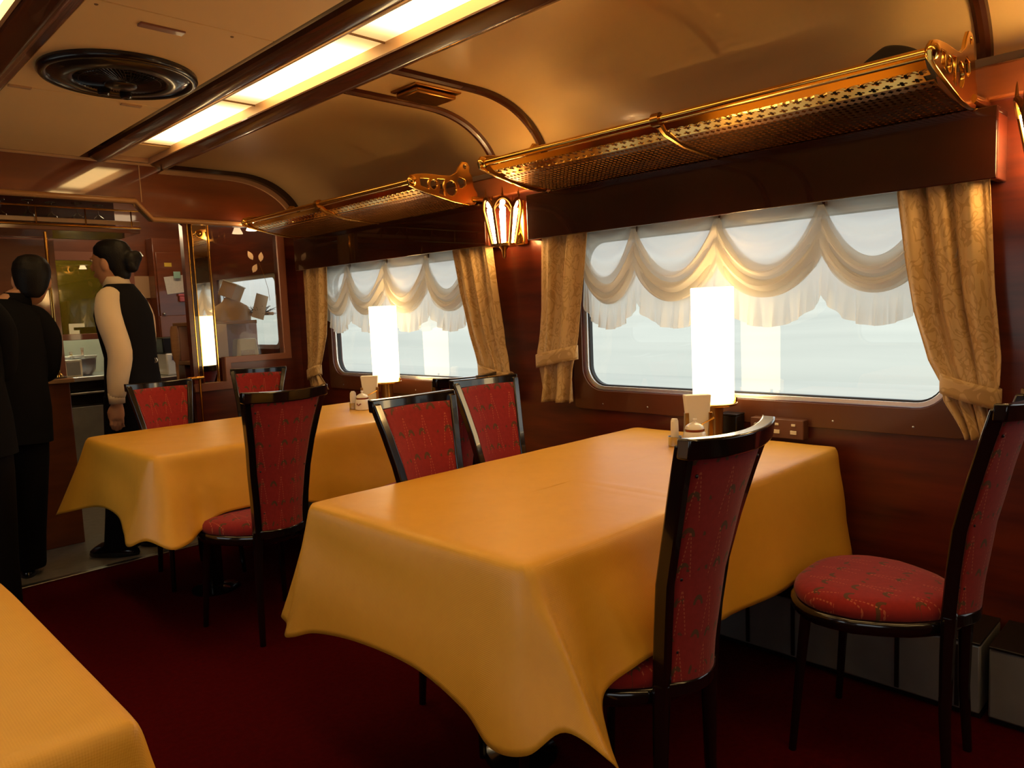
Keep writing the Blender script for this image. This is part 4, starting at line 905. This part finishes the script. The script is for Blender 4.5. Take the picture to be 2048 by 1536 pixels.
# ------------------------------------------------------------------ people
def ring(cx, cy, z, rx, ry, n=20, rot=0.0, sq=1.0):
    P = []
    for k in range(n):
        a = 2 * PI * k / n; c, s = math.cos(a), math.sin(a); x = abs(c) ** sq * (1 if c > 0 else -1) * rx; y = abs(s) ** sq * (1 if s > 0 else -1) * ry
        P.append((cx + x * math.cos(rot) - y * math.sin(rot), cy + x * math.sin(rot) + y * math.cos(rot), z))
    return P
def rings(tab, **k): return [ring(*r_, **k) for r_ in tab]
def hand_pts(m, wrist, s):
    """relaxed hand hanging down from the wrist; s = -1 left, 1 right"""
    x, y, z = wrist
    m.loft([ring(x, y, z + .02, .024, .020), ring(x, y + .002, z - .02, .018, .030), ring(x, y + .006, z - .055, .017, .038), ring(x, y + .008, z - .085, .013, .036)])
    for i, (o, L) in enumerate(((.030, .062), (.011, .070), (-.008, .064), (-.026, .050))):
        a = (x - s * .002, y + .008 + o, z - .080); b = (x - s * .006, y + .012 + o, z - .080 - L * .55); c = (x - s * .022, y + .014 + o, z - .080 - L)
        m.tube([a, b, c], [.0095, .0088, .0065], 8)
    m.tube([(x, y + .025, z - .02), (x - s * .008, y + .048, z - .05), (x - s * .014, y + .052, z - .085)], [.012, .0105, .0075], 8)
def head(m, c, s=1.0):
    """c = centre of head; face towards +Y"""
    x, y, z = c
    tab = [(-.115, .018, .030, .020), (-.100, .042, .038, .018), (-.075, .055, .060, .006), (-.045, .064, .078, 0), (-.01, .070, .088, -.004), (.03, .073, .092, -.008), (.065, .068, .088, -.010), (.095, .050, .066, -.012), (.112, .022, .030, -.012)]
    m.loft([ring(x, y + dy, z + dz * s, rx * s, ry * s, n=24) for dz, rx, ry, dy in tab])
    m.tube([(x, y + .080 * s, z + .012 * s), (x, y + .098 * s, z - .018 * s), (x, y + .088 * s, z - .032 * s)], [.007, .012, .011], 8)
    for q in (-1, 1):
        m.ell((x + q * .073 * s, y - .004, z - .008), .010, .020, .032)
        m.ell((x + q * .028, y + .078 * s, z + .026), .020, .010, .006)
    m.ell((x, y + .080 * s, z - .055), .022, .012, .006); m.ell((x, y + .077 * s, z - .066), .019, .012, .006)
def person(name_lab, loc, rz, H, kind, bun=True, lean=0.0, head_dx=0.0, stride=.10, fwd=False, scale=1.0, tilt=0.0):
    t = thing('person', name_lab, 'person', loc, rz); t.scale = (scale,) * 3; t.rotation_euler = (0, tilt, rz)
    k = H / 1.60
    hz = (1.60 - .115) * k; sh = 1.325 * k; lw = lean
    # continuous body
    b = MB()
    b.loft(rings([(0, 0, .80 * k, .13, .10), (0, 0, .92 * k, .145, .10), (0, .0, 1.02 * k, .115, .085), (0, lw * .3, 1.15 * k, .125, .09), (0, lw * .6, 1.26 * k, .14, .09), (0, lw * .8, 1.33 * k, .11, .07), (0, lw, 1.37 * k, .05, .05), (head_dx * .6, lw + .012, 1.43 * k, .044, .048)]))
    head(b, (head_dx, lw + .03, hz - .005))
    A = {}
    for s in (-1, 1):
        sw = .03 * s
        el = (s * .190, lw * .3 - .02 + sw, 1.04 * k); wr = (s * .200, lw * .3 + .04 + sw * 2.0, .80 * k)
        if fwd: el = (s * .168, lw * .3 + .03, 1.05 * k); wr = (s * .12, lw * .3 + .24, 1.00 * k)
        A[s] = (el, wr)
        b.tube([(s * .13, lw * .8, 1.30 * k), (s * .152, lw * .6, 1.25 * k), el, wr, (wr[0], wr[1], wr[2] - .02)], [.036, .036, .032, .024, .023], 14)
        hand_pts(b, wr, s)
        b.tube([(s * .075, 0, .84 * k), (s * .085, s * stride * .4, .46 * k), (s * .08, s * stride * .9 - .02, .09 * k), (s * .08, s * stride * .9, .05)], [.080, .055, .036, .036], 14)
        b.ell((s * .08, s * stride * .9 + .05, .035), .036, .10, .030)
    o = b.build('body', 'skin', t, angle=180); r_ = o.modifiers.new('r', 'REMESH'); r_.mode = 'VOXEL'; r_.voxel_size = .0065; r_.use_smooth_shade = True
    q = o.modifiers.new('c', 'SMOOTH'); q.factor = .5; q.iterations = 3
    for s in (-1, 1):
        MB().ell((head_dx + s * .028, lw + .03 + .076, hz + .010), .012, .008, .007).build('eye', 'eye', t)
        MB().ell((head_dx + s * .028, lw + .03 + .083, hz + .010), .006, .004, .006).build('iris', 'black', t)
    # hair
    h = MB(); hx, hy, hh = head_dx, lw + .03, hz - .005
    h.loft([ring(hx, hy + dy, hh + dz, rx, ry, n=24) for dz, rx, ry, dy in ((-.085, .030, .020, -.060), (-.065, .050, .040, -.050), (-.03, .068, .062, -.036), (.01, .078, .080, -.026), (.045, .082, .092, -.016), (.08, .076, .088, -.012), (.108, .056, .066, -.014), (.122, .026, .030, -.014))])
    if bun:
        h.ell((hx + .0, hy - .105, hh + .010), .052, .040, .050); h.ell((hx + .018, hy - .12, hh + .03), .035, .030, .034); h.ell((hx - .016, hy - .115, hh - .02), .034, .030, .032)
    o = h.build('hair', 'hair', t, angle=180); r_ = o.modifiers.new('r', 'REMESH'); r_.mode = 'VOXEL'; r_.voxel_size = .007; r_.use_smooth_shade = True
    if bun: MB().tube([(hx + .03, hy - .135, hh + .055), (hx + .05, hy - .14, hh + .035)], .005, 8).build('hair_clip', 'steel', t)
    # shirt: collar and sleeves, or jacket
    cuff = 'shirt' if kind == 'waist' else 'suit'
    m = MB(); m.loft(rings([(head_dx * .35, lw + .006, 1.355 * k, .070, .066), (head_dx * .45, lw + .010, 1.392 * k, .056, .058), (head_dx * .5, lw + .012, 1.412 * k, .055, .057)], n=24), caps=False); m.build('collar', 'suit' if tilt else 'shirt', t, solid=.006)
    for s in (-1, 1):
        el, wr = A[s]; m = MB(); pf = 1.0 if kind == 'waist' else .96
        path = spline([(s * .095, lw * .8, 1.315 * k), (s * .135, lw * .75, 1.290 * k), (s * .172, lw * .5 - .01, 1.20 * k), el, ((el[0] + wr[0]) / 2 + s * .004, (el[1] + wr[1]) / 2, (el[2] + wr[2]) / 2), (wr[0], wr[1], wr[2] + .02)], 4)
        n_p = len(path); rad = [interp([(0, .050), (.2, .056), (.4, .060), (.6, .056), (.8, .050), (.93, .042), (1, .036)], i / (n_p - 1)) * pf for i in range(n_p)]
        m.tube(path, rad, 18); m.build('sleeve', cuff, t, angle=80)
        m = MB(); m.tube([(wr[0], wr[1], wr[2] + .045), (wr[0], wr[1], wr[2] - .008)], [.037, .034], 18, caps=False); m.build('cuff', 'shirt', t, solid=.004)
    if kind == 'waist':
        m = MB(); m.loft(rings([(0, .0, .86 * k, .168, .125), (0, 0, .92 * k, .162, .120), (0, 0, 1.01 * k, .150, .115), (0, lw * .3, 1.12 * k, .162, .124), (0, lw * .6, 1.22 * k, .172, .126), (0, lw * .7, 1.29 * k, .155, .108), (0, lw * .8, 1.34 * k, .115, .082), (0, lw * .9, 1.375 * k, .070, .066)], n=32)); m.build('waistcoat', 'vest', t, angle=80)
        for s in (-1, 1): MB().tube([(s * .008, -.124, .985 * k - .012), (s * .010, -.128, .985 * k), (s * .008, -.124, .985 * k + .012)], .0025, 6).build('buckle', 'steel', t)
    else:
        m = MB(); m.loft(rings([(0, -.01, .70 * k, .190, .145), (0, 0, .86 * k, .185, .135), (0, 0, 1.00 * k, .168, .122), (0, lw * .3, 1.13 * k, .178, .125), (0, lw * .6, 1.24 * k, .178, .125), (0, lw * .75, 1.305 * k, .160, .108), (0, lw * .85, 1.35 * k, .115, .082), (0, lw * .9, 1.38 * k, .066, .062)], n=32)); m.build('jacket', 'suit', t, angle=80)
    # trousers or skirt
    m = MB(); m.loft(rings([(0, 0, .76 * k, .170, .128), (0, 0, .83 * k, .168, .128), (0, 0, .93 * k, .150, .112)], n=32)); m.build('waistband', 'vest', t, angle=80)
    for s in (-1, 1):
        m = MB(); m.loft([ring(s * .078, 0, .82 * k, .092, .112, n=24), ring(s * .085, s * stride * .2, .62 * k, .088, .100, n=24), ring(s * .088, s * stride * .45, .42 * k, .078, .086, n=24), ring(s * .084, s * stride * .75, .22 * k, .074, .080, n=24), ring(s * .08, s * stride * .9, .06 * k, .078, .088, n=24), ring(s * .08, s * stride * .9, .045, .076, .086, n=24)]); m.build('trouser_leg', 'vest', t, angle=80)
        m = MB(); fy = s * stride * .9
        m.loft([[(s * .08 + a * px, fy + .045 + c_ * py, z) for px, py in circ(0, 0, 1, 24)] for z, a, c_ in ((.0, .042, .125), (.012, .045, .130), (.03, .044, .125), (.05, .038, .10), (.07, .028, .065))]); m.build('shoe', 'shoe', t, angle=60)
    return t
person('woman in black waistcoat and cream shirt with hair bun, walking beyond the far table', (1.350, 4.20, 0), .80, 1.62, 'waist', lean=.03, stride=-.10, scale=1.02)
person('person in black suit with dark hair, facing away in front of the serving counter', (.70, 4.15, 0), -.20, 1.57, 'suit', bun=False, lean=.07, stride=.16, head_dx=.11, fwd=True, tilt=.075)
person('person in black suit nearest the viewer, mostly cut off by the left edge', (.515, 3.68, 0), .0, 1.60, 'suit', bun=False, stride=.05, fwd=True)
